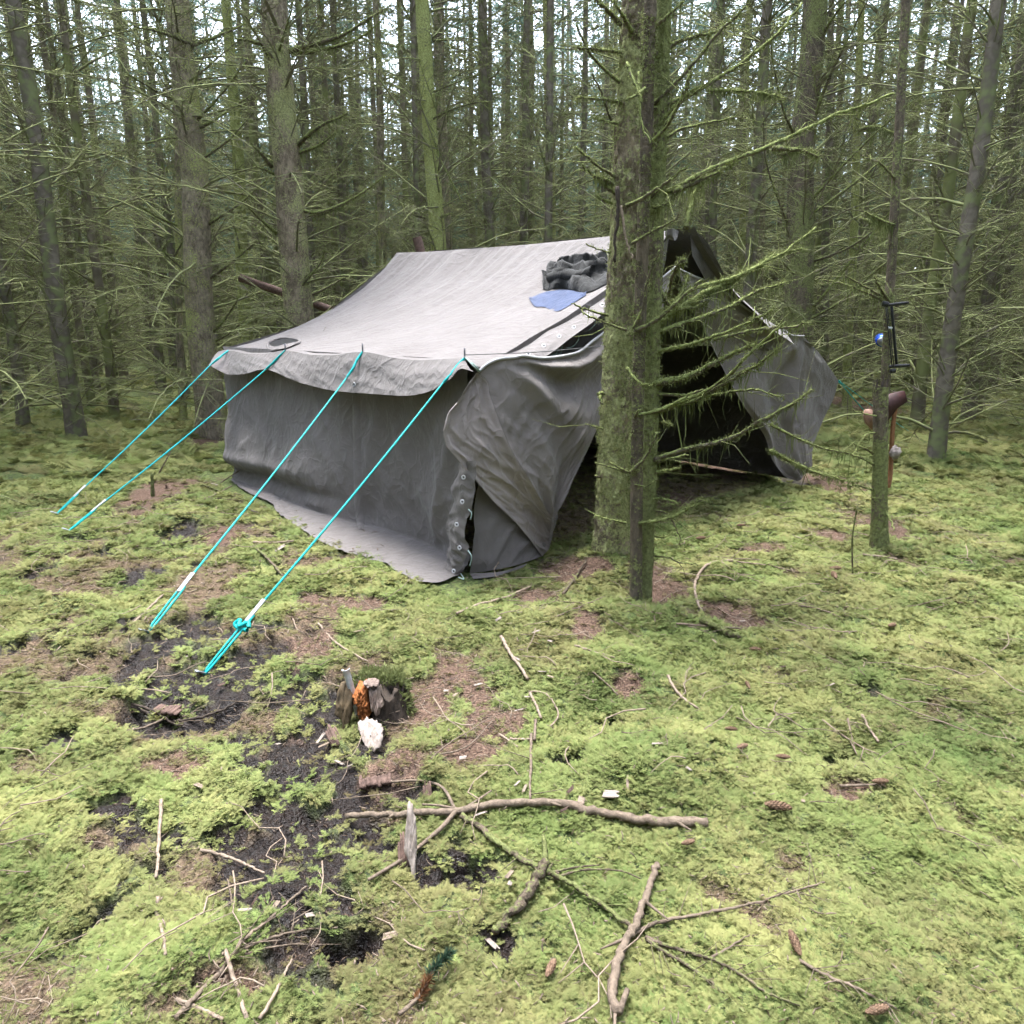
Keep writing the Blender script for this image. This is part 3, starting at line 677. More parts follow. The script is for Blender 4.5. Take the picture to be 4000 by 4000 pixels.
# --- left front flap: main drape + the piece folded back towards the corner
rope_px = [(1866, 1452), (1905, 1420), (1950, 1402), (2010, 1396), (2040, 1390), (2120, 1399), (2200, 1390), (2260, 1374), (2310, 1335), (2370, 1288), (2440, 1222), (2520, 1140), (2585, 1085), (2640, 1040)]
rope_off = [0.10, 0.13, 0.16, 0.19, 0.20, 0.20, 0.18, 0.17, 0.15, 0.13, 0.10, 0.08, 0.06, 0.04]
topc = np.array([front(*q, o_) for q, o_ in zip(rope_px, rope_off)])
rightc = np.array([front(*q, o_) for q, o_ in (((2640, 1040), 0.04), ((2590, 1190), 0.06), ((2520, 1330), 0.08), ((2430, 1480), 0.12), ((2349, 1640), 0.16), ((2295, 1745), 0.18), ((2240, 1850), 0.20), ((2193, 1959), 0.22), ((2163, 2030), 0.22))])
foldc = np.array([front(*q, o_) for q, o_ in (((1866, 1452), 0.10), ((1905, 1492), 0.13), ((1915, 1540), 0.15), ((1950, 1640), 0.20), ((2000, 1760), 0.25), ((2080, 1890), 0.28), ((2140, 2000), 0.26), ((2155, 2022), 0.24))])
botc = np.array([foldc[-1], (foldc[-1] + rightc[-1]) / 2, rightc[-1]])
nu, nv_ = 110, 100
fm = coons(topc, botc, foldc, rightc, nu, nv_)
UU, VV = np.meshgrid(np.linspace(0, 1, nu), np.linspace(0, 1, nv_), indexing='ij')
th = np.arctan2(VV * 1.2, UU + 0.02); rr = np.hypot(UU, VV)
d = 0.045 * np.exp(-((th - 0.22) / 0.11) ** 2) * sstep(0.0, 0.25, rr) * sstep(0, 0.10, VV)           # rolled swag under the rope
d -= 0.070 * np.exp(-((th - 0.48) / 0.15) ** 2) * sstep(0.05, 0.4, rr)
d += 0.032 * np.exp(-((th - 0.80) / 0.14) ** 2) * sstep(0.05, 0.4, rr)
d -= 0.040 * np.exp(-((th - 1.06) / 0.12) ** 2) * sstep(0.05, 0.4, rr)
d += 0.025 * fbm(UU * 3, VV * 3, 2.0, 3) + wrinkle(UU - 0.6 * VV, VV, 6.0, 0.012, 6, 3, 3) + wrinkle(UU + 0.9 * VV, VV, 8.0, 0.010, 7, 3, 3)
d -= 0.060 * np.exp(-((UU - 0.11) / 0.08) ** 2) * sstep(0.08, 0.35, VV) * (1 - 0.5 * VV)
d *= sstep(0, 0.06, VV) * sstep(1.0, 0.94, VV) * sstep(0, 0.02, UU) * sstep(1.0, 0.96, UU)
fm = fm + NF * d[..., None]
tsheet('front_flap', fm, M_flap)
leftc = np.array([front(*q, o_) for q, o_ in (((1862, 1455), 0.10), ((1830, 1500), 0.12), ((1785, 1575), 0.13), ((1752, 1612), 0.14), ((1731, 1690), 0.15), ((1744, 1742), 0.15), ((1790, 1795), 0.15), ((1856, 1872), 0.15), ((1930, 1960), 0.16), ((2010, 2035), 0.17), ((2070, 2105), 0.17), ((2118, 2172), 0.16))])
leftc = np.vstack([leftc[i_] * (1 - t_) + leftc[i_ + 1] * t_ for i_ in range(len(leftc) - 1) for t_ in (0, .2, .4, .6, .8)] + [leftc[-1:]]); fold2 = foldc - NF * 0.004
botb = np.array([leftc[-1], front(2145, 2140, 0.15), front(2158, 2080, 0.18), fold2[-1]])
fb = coons(np.array([leftc[0], (leftc[0] + fold2[0]) / 2, fold2[0]]), botb, leftc, fold2, 50, 110)
U2, V2 = np.meshgrid(np.linspace(0, 1, 50), np.linspace(0, 1, 110), indexing='ij')
d = wrinkle(U2 * 1.0 + V2 * 0.9, V2 * 1.4 - U2 * .6, 4.0, 0.020, 2.2, 2.0, 4) + wrinkle(U2 * 1.1 - V2 * 1.5, V2 * 1.2, 9.0, 0.018, 2.2, 2.2, 5) + 0.022 * fbm(U2 * 1.6, V2 * 2.6, 1.0, 2) + wrinkle(U2 * 1.6, V2 * 3.2, 2.0, 0.010, 2.4, 2.4, 5)
d -= 0.025 * np.sin(np.pi * U2) ** 0.8
d *= sstep(0, 0.1, U2) * sstep(1.0, 0.9, U2) * sstep(0, 0.05, V2) * sstep(1, 0.97, V2)
fb = fb + NF * d[..., None]
tsheet('folded_flap_edge', fb, M_inner)
def hem_line(P, r, mat): 
    P = smooth_line(P, 60); V, T, Q = tubes(P, np.full(60, r), 6, True); me = mesh_from('hem', V, T, Q); me.materials.append(mat); return into(link('hem', me))
hem_line(leftc[10:], 0.0035, M_inner); hem_line(rightc[2:], 0.004, M_flap)
# lower right lip of the flap, between the fold and the right edge, closes the tip
lip = coons(np.array([foldc[-1] + NF * 0.002, rightc[-1]]), np.array([front(2142, 2145, 0.15), front(2160, 2092, 0.18)]), np.array([foldc[-1] + NF * 0.002, front(2142, 2145, 0.15)]), np.array([rightc[-1], front(2160, 2092, 0.18)]), 8, 14)
tsheet('flap_tip', lip, M_flap)
# --- dark inner gable cloth seen in the gap under the eyelets, and the closed back and far side
ig = coons([front(1870, 1440, -0.03), front(2300, 1180, -0.03), front(2612, 930, -0.03)], [front(1870, 1560, -0.03), front(2300, 1560, -0.05), front(2560, 1300, -0.05)],
           [front(1870, 1440, -0.03), front(1870, 1560, -0.03)], [front(2612, 930, -0.03), front(2560, 1300, -0.05)], 40, 20)
ig += NF * (0.03 * fbm(ig[..., 0] * 3, ig[..., 2] * 4, 1.0, 3))[..., None]
tsheet('inner_gable', ig, M_canvas)
def wall_panel(name, P0, P1, zt, mat, seed):
    a = np.linspace(0, 1, 50)[:, None, None]; b_ = np.linspace(0, 1, 30)[None, :, None]
    z_t = np.interp(np.linspace(0, 1, 50), np.linspace(0, 1, len(zt)), zt)
    g_ = P0 * (1 - a) + P1 * a + np.array([0, 0, 1.0]) * (z_t[:, None, None] * (1 - b_)) + np.array([0, 0, 0.01])
    n_ = np.cross(P1 - P0, [0, 0, 1.0]); n_ /= np.linalg.norm(n_)
    g_ = g_ + n_ * (0.05 * fbm(np.broadcast_to(a * 5, (50, 30, 1)), np.broadcast_to(b_ * 2, (50, 30, 1)), seed, 3))
    return tsheet(name, g_, mat)
Bk = A3 + S3 * (TL - 0.02)
wall_panel('back_wall', Bk + W3 * 0.04, Bk + W3 * (TWD - 0.04), [1.33, 1.62, 2.36, 1.62, 1.33], M_canvas, 3.0)
wall_panel('far_side_wall', A3 + W3 * (TWD - 0.05), A3 + S3 * TL + W3 * (TWD - 0.05), [1.34, 1.34], M_canvas, 5.0)

# --- right front flap
rt = np.array([front(*q, o_) for q, o_ in (((2648, 1050), 0.03), ((2700, 1075), 0.04), ((2790, 1115), 0.06), ((2900, 1195), 0.08), ((2990, 1255), 0.09), ((3056, 1288), 0.10), ((3092, 1310), 0.12), ((3138, 1312), 0.10))])
ri = np.array([front(*q, o_) for q, o_ in (((2648, 1050), 0.03), ((2690, 1180), 0.02), ((2745, 1270), 0.0), ((2800, 1390), -0.02), ((2850, 1490), -0.02), ((2915, 1600), 0.0), ((2985, 1700), 0.02), ((3020, 1800), 0.05), ((3070, 1862), 0.08), ((3112, 1880), 0.10))])
rrt = np.array([front(*q, o_) for q, o_ in (((3138, 1312), 0.10), ((3152, 1400), 0.06), ((3140, 1520), 0.02), ((3125, 1640), 0.04), ((3128, 1760), 0.08), ((3145, 1850), 0.12))])
rb_ = np.array([ri[-1], front(3130, 1872, 0.12), rrt[-1]])
fr = coons(rt, rb_, ri, rrt, 80, 90); U3, V3 = np.meshgrid(np.linspace(0, 1, 80), np.linspace(0, 1, 90), indexing='ij')
th = np.arctan2(V3, 1.02 - U3)
d = 0.05 * np.sin(th * 13 + 0.4) * sstep(0.05, 0.5, np.hypot(1 - U3, V3)) + 0.07 * np.exp(-((U3 - 0.80) / 0.09) ** 2) * sstep(0.2, 0.6, V3) - 0.08 * np.exp(-((U3 - 0.62) / 0.07) ** 2) * sstep(0.3, 0.7, V3) + 0.03 * fbm(U3 * 3, V3 * 3, 1.0, 3)
d *= sstep(0, 0.08, V3) * sstep(1, 0.93, V3) * sstep(0, 0.05, U3) * sstep(1, 0.95, U3)
fr = fr + NF * d[..., None]
tsheet('front_flap', fr, M_flap)['label'] = 'front flap on the far side of the opening'
# flared corner of the far eave behind it
ct = np.array([front(*q, o_) for q, o_ in (((3138, 1312), 0.095), ((3200, 1378), 0.02), ((3240, 1435), -0.02), ((3276, 1488), -0.04))])
cr = np.array([front(*q, o_) for q, o_ in (((3276, 1488), -0.04), ((3255, 1560), -0.05), ((3225, 1620), -0.04), ((3195, 1690), 0.0), ((3172, 1760), 0.04), ((3168, 1838), 0.08))])
cl = rrt - NF * 0.004; cb = np.array([cl[-1], front(3158, 1848, 0.11), cr[-1]])
fc = coons(ct, cb, cl, cr, 40, 60); U4, V4 = np.meshgrid(np.linspace(0, 1, 40), np.linspace(0, 1, 60), indexing='ij')
fc = fc + NF * ((0.04 * np.sin(U4 * 7) * V4 + 0.03 * fbm(U4 * 2.5, V4 * 4, 5.0, 3) + wrinkle(U4 + V4, V4 * 2, 2.0, 0.02, 2.5, 2, 2)) * sstep(0, .1, U4) * sstep(1, .9, U4) * sstep(0, .1, V4) * sstep(1, .93, V4))[..., None]
tsheet('eave_corner', fc, M_flap)

# --- trims: bolt rope along the flaps, eyelets, pole spikes, lacing loops
def trim(name, P, r, mat, sides=6, n=None):
    P = smooth_line(P, n or max(12, len(P) * 6)); V, T, Q = tubes(P, np.full(len(P), r), sides, True)
    me = mesh_from(name, V, T, Q); me.materials.append(mat); return into(link(name, me))
trim('bolt_rope', topc[:11] + NF * 0.006, 0.010, M_white, 8, 90)
trim('bolt_rope', topc[10:] + NF * 0.004, 0.007, M_white, 6, 30)
trim('bolt_rope', rt + NF * 0.006, 0.008, M_white, 6, 70)
def eyelet_mesh():
    mb = MB(); th = np.linspace(0, 2 * np.pi, 18, endpoint=False)
    P = np.stack([np.cos(th) * 0.0105, np.sin(th) * 0.0105, np.zeros(18)], 1); P = np.vstack([P, P[:1]])
    a = np.linspace(0, 2 * np.pi, 8, endpoint=False); V = []
    for t_ in th: V += [((0.0105 + 0.0048 * math.cos(q)) * math.cos(t_), (0.0105 + 0.0048 * math.cos(q)) * math.sin(t_), 0.0030 * math.sin(q)) for q in a]
    i = np.arange(18 * 8).reshape(18, 8); j = np.roll(i, -1, 0)
    Q = np.stack([i, j, np.roll(j, -1, 1), np.roll(i, -1, 1)], -1).reshape(-1, 4); mb.add(V, None, Q)
    return mb.mesh('eyelet', M_eye)
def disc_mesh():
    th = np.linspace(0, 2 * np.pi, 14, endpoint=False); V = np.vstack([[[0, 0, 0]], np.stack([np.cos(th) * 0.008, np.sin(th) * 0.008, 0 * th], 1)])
    T = [(0, i + 1, (i + 1) % 14 + 1) for i in range(14)]; me = mesh_from('eyelet_hole', V, T); me.materials.append(M_black); return me  # black disc paints the darkness seen through the eyelet
M_eye = plain('eyelet_brass', (0.30, 0.30, 0.31), 0.5, 0.2, var=0.1)
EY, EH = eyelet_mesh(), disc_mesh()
def eyelet(p, n):
    v_ = O - np.asarray(p); n = np.asarray(n) / np.linalg.norm(n) + 0.7 * v_ / np.linalg.norm(v_); n = n / np.linalg.norm(n); q = Vector(n).to_track_quat('Z', 'Y')
    o = link('eyelet', EY); o.location = Vector(p) + Vector(n) * 0.004; o.rotation_euler = q.to_euler(); into(o)
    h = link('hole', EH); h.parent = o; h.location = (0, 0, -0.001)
for q in ((2351, 1192), (2297, 1235), (2242, 1279), (2184, 1315), (2124, 1352), (2064, 1385)): eyelet(*on_roof(*q))
for q in ((1384, 1502),):
    eyelet(side(*q, 0.16), NS)
for q in ((1827, 1862), (1822, 1957), (1800, 2046), (1811, 2136), (1788, 2227)):
    p = side(*q, 0.075); eyelet(p + NS * 0.03 if p[2] > 0.03 else p + NS * 0.02 + np.array([0, 0, 0.05]), NS + np.array([0.15, 0, 0.1]))
for i, p in enumerate(spikes):
    b_ = p + np.array([0, 0, -0.03]); trim('pole_spike', [b_, p + np.array([0, 0, 0.062])], 0.006, M_spike, 6, 4) if i < 3 else None
for pts in (((2170, 1392), (2180, 1360), (2172, 1345)), ((2215, 1360), (2235, 1355), (2258, 1330), (2260, 1310)), ((2140, 1400), (2160, 1385), (2190, 1380), (2196, 1350)), ((2300, 1292), (2322, 1270), (2324, 1255))):
    trim('lacing_loop', [front(*q, 0.10) for q in pts], 0.004, M_cord, 5, 20)
for pts in (((1830, 1990), (1842, 2005), (1838, 2030)), ((1828, 2150), (1842, 2175), (1835, 2210)), ((1790, 2255), (1812, 2262), (1800, 2240))):
    trim('lacing_loop', [side(*q, 0.10) if q[1] < 2240 else G(*q, 0.03) for q in pts], 0.004, M_cord, 5, 20)
# corner lashing between spike and flap
for dx in (0, 8):
    trim('corner_lashing', [spikes[0] + np.array([0, 0, 0.01]), front(1845 + dx, 1425, 0.12), front(1868 + dx, 1450, 0.13)], 0.005, M_cord, 5, 10)
# thin line from the corner spike across to the big trunk
trim('thin_line', [spikes[0] + np.array([0, 0, 0.02]), DY(2100, 1375, 4.60), DY(2345, 1353, 4.66)], 0.0028, M_wire, 5, 16)

# --- blue cloth patch and vent in the roof
def roof_patch(name, top_px, bot_px, mat, lift, nu=26, nv=12, puff=0.0):
    t_ = smooth_line(np.array(top_px, float), nu); b_ = smooth_line(np.array(bot_px, float), nu); g_ = np.zeros((nu, nv, 3))
    for i in range(nu):
        for j in range(nv):
            a = j / (nv - 1); q = t_[i] * (1 - a) + b_[i] * a
            p, n = on_roof(q[0], q[1], lift + puff * math.sin(math.pi * a) * math.sin(math.pi * min(1, max(0, i / (nu - 1)))))
            g_[i, j] = p
    return g_
g_ = roof_patch('x', [(2066, 1168), (2110, 1150), (2150, 1138), (2200, 1136), (2250, 1140), (2290, 1150)], [(2072, 1178), (2090, 1200), (2130, 1202), (2170, 1216), (2195, 1212), (2290, 1156)], M_blue, 0.006)
_u, _v = np.meshgrid(np.linspace(0, 1, 26), np.linspace(0, 1, 12), indexing='ij'); g_ = g_ + np.array([0, 0, 1.0]) * (0.022 * ridged(_u * 2.6 + _v, _v * 0.8, 2.0, 2) * np.sin(np.pi * _v) + 0.012 * fbm(_u * 4, _v * 3, 1.0, 2))[..., None]
tsheet('blue_patch', g_, M_blue)
# vent: raised canvas collar round a black sheet that paints the shade inside the opening
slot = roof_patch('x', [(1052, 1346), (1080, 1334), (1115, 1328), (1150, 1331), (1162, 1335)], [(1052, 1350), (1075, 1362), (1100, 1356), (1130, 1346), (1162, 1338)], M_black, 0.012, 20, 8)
tsheet('vent_slot_shade', slot, M_black)
ringp = [(1048, 1345), (1078, 1331), (1116, 1325), (1158, 1330), (1172, 1336), (1165, 1346), (1130, 1358), (1092, 1370), (1056, 1373), (1047, 1360), (1048, 1345)]
trim('vent_collar', [on_roof(*q, 0.012)[0] for q in ringp], 0.013, M_canvas, 8, 50)
cuff = roof_patch('x', [(1052, 1352), (1078, 1362), (1104, 1358), (1135, 1348), (1168, 1338)], [(1055, 1372), (1080, 1372), (1110, 1368), (1140, 1358), (1166, 1345)], M_canvas, 0.016, 20, 8, 0.02)
tsheet('vent_cuff', cuff, M_canvas)

# ------------------------------------------------------------------ crumpled dark canvas lying on the roof
heap = empty('canvas_bundle', 'crumpled dark olive canvas bundle lying on the tent roof above the blue patch', 'canvas', tuple(on_roof(2230, 1090)[0]))
def heap_sheet(name, top_px, bot_px, hgt, seed, freq, nu=70, nv=34, base=0.01):
    t_ = smooth_line(np.array(top_px, float), nu); b_ = smooth_line(np.array(bot_px, float), nu); g_ = np.zeros((nu, nv, 3)); nn = np.zeros((nu, nv, 3))
    for i in range(nu):
        for j in range(nv):
            a = j / (nv - 1); q = t_[i] * (1 - a) + b_[i] * a
            g_[i, j], nn[i, j] = on_roof(q[0], q[1], base)
    u_, v_ = np.meshgrid(np.linspace(0, 1, nu), np.linspace(0, 1, nv), indexing='ij')
    e = np.sin(np.pi * np.clip(v_, 0, 1)) ** 0.55 * sstep(0, 0.06, u_) * sstep(1.0, 0.94, u_)
    hh = hgt * e * (0.35 + 0.85 * ridged(u_ * freq[0] + v_ * freq[2], v_ * freq[1], seed, 2.2) + 0.10 * ridged(u_ * 4 - v_ * 3, v_ * 3 + u_, seed + 5, 2) + 0.35 * fbm(u_ * 5, v_ * 3, seed + 2, 3))
    up = np.array([0, 0, 1.0])
    g_ = g_ + (nn * 0.6 + up * 0.4) * hh[..., None]
    o = sheet(name, g_, M_olive, None); o.parent = heap; o.matrix_parent_inverse = Matrix.Translation(-heap.location); return o
heap_sheet('fold', [(2132, 1074), (2190, 1062), (2250, 1052), (2320, 1045), (2385, 1040)], [(2140, 1132), (2200, 1130), (2250, 1140), (2300, 1145), (2385, 1105)], 0.12, 1.5, (1.3, 2.6, 0.9))
heap_sheet('fold', [(2175, 1055), (2230, 1040), (2290, 1030), (2390, 1015)], [(2160, 1085), (2230, 1085), (2300, 1085), (2390, 1075)], 0.11, 4.5, (1.1, 2.2, -0.7))
heap_sheet('fold', [(2122, 1064), (2140, 1062), (2156, 1066)], [(2122, 1132), (2142, 1136), (2160, 1128)], 0.07, 7.5, (1.0, 1.2, 0.2), 30, 30)
def heap_roll(pts, r, flare=1.0):
    P = smooth_line([on_roof(*q, r * 0.9 + 0.03)[0] for q in pts], 24); R = r * (1 + 0.12 * np.sin(np.linspace(0, 7, 24))) * np.linspace(1, flare, 24)
    V, T, Q = tubes(P, R, 14, False, 0.02); V2, T2, Q2 = tubes(P, R * 0.86, 14, False, 0.02)
    mb = MB(); mb.add(V, None, Q); mb.add(V2, None, Q2[:, ::-1]); o = link('roll', mb.mesh('roll', M_olive)); o.parent = heap; o.matrix_parent_inverse = Matrix.Translation(-heap.location)
heap_roll([(2160, 1118), (2215, 1106), (2275, 1112), (2330, 1100)], 0.045, 1.25)
heap_roll([(2290, 1100), (2330, 1078), (2372, 1066)], 0.034, 1.25)

# ------------------------------------------------------------------ guy ropes
def rope_mesh(P, r, pitch=0.028, name='rope'):
    P = np.asarray(P, float); L = np.linalg.norm(np.diff(P, axis=0), axis=1).sum(); n = int(max(20, min(700, L / 0.006)))
    X = smooth_line(P, n); sides = 9; T = np.gradient(X, axis=0); T /= np.linalg.norm(T, axis=1)[:, None]
    A_ = np.cross(T, [0, 0, 1.0]); A_ /= np.linalg.norm(A_, axis=1)[:, None] + 1e-9; B_ = np.cross(T, A_)
    s = np.linspace(0, L, n)[:, None]; th = np.linspace(0, 2 * np.pi, sides, endpoint=False)[None]
    rr = r * (0.80 + 0.26 * np.abs(np.cos(1.5 * (th - 2 * np.pi * s / (3 * pitch)))))
    V = X[:, None] + rr[..., None] * (A_[:, None] * np.cos(th)[..., None] + B_[:, None] * np.sin(th)[..., None])
    i = np.arange(n * sides).reshape(n, sides); Q = np.stack([i[:-1], np.roll(i, -1, 1)[:-1], np.roll(i, -1, 1)[1:], i[1:]], -1).reshape(-1, 4)
    me = mesh_from(name, V.reshape(-1, 3), None, Q); me.materials.append(M_rope); return me
def part_of(parent, name, me):
    o = link(name, me); o.parent = parent; o.matrix_parent_inverse = Matrix.Translation(-parent.location); return o
def guy(label, start, over, peg, run_t, knot=False, r=0.0062):
    start, over, peg = map(np.asarray, (start, over, peg))
    e = empty('guy_rope', label, 'rope', tuple(peg), 'turquoise guy ropes of the tent')
    d = peg - over; L = np.linalg.norm(d); d = d / L; runp = over + d * L * run_t
    part_of(e, 'line', rope_mesh([start, (start + over) / 2 + np.array([0, 0, 0.006]), over, (over * 2 + runp) / 3 - np.array([0, 0, 0.012]), (over + 2 * runp) / 3 - np.array([0, 0, 0.013]), runp], r))
    sd = np.cross(d, [0, 0, 1.0]); sd /= np.linalg.norm(sd)
    pk = np.cross(sd, d)
    m1 = runp + d * 0.10 + sd * 0.016
    part_of(e, 'loop', rope_mesh([runp, runp + d * 0.1 + sd * 0.013, peg - d * 0.06 + sd * 0.011, peg + d * 0.0, peg - d * 0.06 - sd * 0.011, runp + d * 0.1 - sd * 0.013, runp + d * 0.07], r))
    # hitch of thicker turns where it leaves the spike
    part_of(e, 'knot', rope_mesh([start, start + (over - start) * 0.3 + sd * 0.006, start + (over - start) * 0.6 - sd * 0.006, start + (over - start) * 0.95], r * 1.5, 0.02))
    if run_t < 0.99:   # flat wooden runner plate
        a, b_ = runp - d * 0.02, runp + d * 0.115; V = []
        for q in (a, b_):
            for s_ in (-1, 1):
                for p_ in (-1, 1): V.append(q + sd * s_ * 0.013 + pk * (p_ * 0.004 + 0.006))
        Q = [(0, 1, 3, 2), (4, 6, 7, 5), (0, 4, 5, 1), (2, 3, 7, 6), (0, 2, 6, 4), (1, 5, 7, 3)]
        me = mesh_from('runner', np.array(V), None, Q, False); me.materials.append(M_steel); ro = part_of(e, 'runner', me)
        bv = ro.modifiers.new('bevel', 'BEVEL'); bv.width = 0.002; bv.segments = 2
    if knot:
        c = runp + d * 0.14
        part_of(e, 'stopper_knot', rope_mesh([c - sd * 0.055 + pk * 0.01, c - sd * 0.03 - d * 0.02 + pk * .016, c + d * 0.015 + pk * 0.02, c + sd * 0.03 - d * 0.015 + pk * .016, c + sd * 0.05 + d * 0.01 + pk * .01, c + sd * 0.02 + d * 0.02, c - sd * 0.045 + d * 0.012], r * 1.7, 0.02))
    return e
p1 = GP(798, 2640, 0.01); p2 = GP(578, 2476, 0.01)
guy('turquoise guy rope from the near tent corner, with a knot below its metal runner', spikes[0], side(1730, 1497, 0.11), p1, 0.80, True)
guy('turquoise guy rope from the middle of the eave to a peg in the black mud', spikes[1], side(1352, 1478, 0.14), p2, 0.83)
_v = p1 - spikes[0]
e3 = side(1037, 1444, 0.13); x3 = e3 + (e3 - spikes[2]) ; 
def ground_along(a, px, py):   # peg where the sight line through (px,py) lets the rope run on to the ground, same reach as the near ropes
    best = None
    for yy in np.linspace(2.5, 9, 400):
        q = DY(px, py, yy); dd = q - a
        if q[2] < a[2] - 0.05:
            t = -a[2] / dd[2] if dd[2] else 9; g_ = a + dd * t; L = np.linalg.norm(g_ - a); sc_ = abs(L - 2.25)
            if best is None or sc_ < best[0]: best = (sc_, g_)
    return best[1]
p3 = ground_along(spikes[2], 500, 1902); p3[2] = gz(p3[0], p3[1]) + 0.01
p4 = ground_along(spikes[3], 500, 1747); p4[2] = gz(p4[0], p4[1]) + 0.01
guy('turquoise guy rope from beside the roof vent', spikes[2], side(1037, 1444, 0.13), p3, 0.84)
guy('turquoise guy rope from the pointed far end of the eave', spikes[3], side(826, 1422, 0.23), p4, 0.84)
cor = front(3274, 1486, -0.04)
guy('turquoise guy rope behind the axe, running down from the far front corner', cor, cor + (G(3480, 1716) - cor) * 0.05, GP(3480, 1716), 1.0, False, 0.006)
guy('thin turquoise guy rope running from the far front corner towards the fallen branches', cor + np.array([0, 0, -0.02]), cor + (G(3560, 1690) - cor) * 0.05, GP(3560, 1690), 1.0, False, 0.004)
def peg(p, d, label, L=0.16):
    d = np.asarray(d, float); d /= np.linalg.norm(d); a = np.cross(d, [0, 0, 1.0]); a /= np.linalg.norm(a); b_ = np.cross(a, d); mb = MB()
    w, t_ = 0.011, 0.003; secs = [(-L, 0.3), (-L * 0.6, 1), (0.045, 1), (0.052, 0.8)]; V = []
    prof = [(-1, 0.6), (-0.2, 0.0), (0.2, 0.0), (1, 0.6), (1, 0.9), (0.1, 0.35), (-0.1, 0.35), (-1, 0.9)]
    for l_, s_ in secs: V += [p + d * l_ + (a * x_ * w + b_ * y_ * w) * s_ for x_, y_ in prof]
    i = np.arange(len(secs) * 8).reshape(-1, 8); Q = np.stack([i[:-1], np.roll(i, -1, 1)[:-1], np.roll(i, -1, 1)[1:], i[1:]], -1).reshape(-1, 4)
    mb.add(V, [(24, 25, 26), (24, 26, 27), (24, 27, 28), (24, 28, 29), (24, 29, 30), (24, 30, 31)], Q)
    o = link('tent_peg', mb.mesh('tent_peg', M_steel, False)); tag(o, label, 'peg', 'steel tent pegs')
peg(p1 + np.array([0, 0, 0.0]), (-0.5, -0.75, 0.55), 'steel tent peg holding the knotted guy rope')
peg(p2, (-0.5, -0.7, 0.5), 'steel tent peg half buried in the black mud')
peg(p3, (-0.6, -0.6, 0.5), 'steel tent peg of the guy rope beside the roof vent')
peg(p4, (-0.6, -0.6, 0.5), 'steel tent peg of the guy rope from the far end of the eave')
# ------------------------------------------------------------------ spruces
def trunk_mesh(d, hgt, seed, mat, sides=14, lean=(0, 0), flare=0.35, step=0.14, rough=0.05, base=-0.15, fuzz=0, split_z=5.0, taper_h=None, plates=0.0):
    r = np.random.default_rng(seed)
    split_z = min(split_z, hgt - 0.01); z = np.concatenate([np.arange(base, split_z, step), np.arange(split_z, hgt - 0.005, 0.5), [hgt]])
    th = np.linspace(0, 2 * np.pi, sides, endpoint=False); Z, TH = np.meshgrid(z, th, indexing='ij')
    taper = np.clip(1 - Z / ((taper_h or hgt) * 1.12), 0.06, 1) ** 0.85
    lobes = 0.6 + 0.4 * np.cos(TH * 3 + r.uniform(0, 6)) + 0.3 * np.cos(TH * 5 + r.uniform(0, 6))
    R = d / 2 * (taper + flare * np.exp(-np.clip(Z, 0, None) / (0.10 + 0.5 * d)) * lobes)
    R = R * (1 + rough * 1.6 * fbm(np.cos(TH) * 1.5 + seed, np.sin(TH) * 1.5, Z * 1.6, 4) + rough * 0.8 * perlin(np.cos(TH) * 4, np.sin(TH) * 4 + seed, Z * 9))
    if plates: R = R + plates * (sstep(-0.04, 0.05, perlin(np.cos(TH) * 3.2 + 9, np.sin(TH) * 3.2, Z * 13)) + 0.6 * sstep(-0.03, 0.06, perlin(np.cos(TH) * 6.5, np.sin(TH) * 6.5 + 4, Z * 27)) - 0.8)
    wob = 0.5 * d * np.stack([perlin(z * 0.35, seed * 1.3, 0.0), perlin(z * 0.35, seed * 2.1, 5.0)], 1)
    cx = lean[0] * z + wob[:, 0]; cy_ = lean[1] * z + wob[:, 1]
    V = np.stack([cx[:, None] + R * np.cos(TH), cy_[:, None] + R * np.sin(TH), Z], -1)
    n, k = Z.shape; i = np.arange(n * k).reshape(n, k)
    Q = np.stack([i[:-1], np.roll(i, -1, 1)[:-1], np.roll(i, -1, 1)[1:], i[1:]], -1).reshape(-1, 4)
    mb = MB(); mb.add(V.reshape(-1, 3), None, Q)
    me = mb.mesh('trunk', mat)
    return me, V
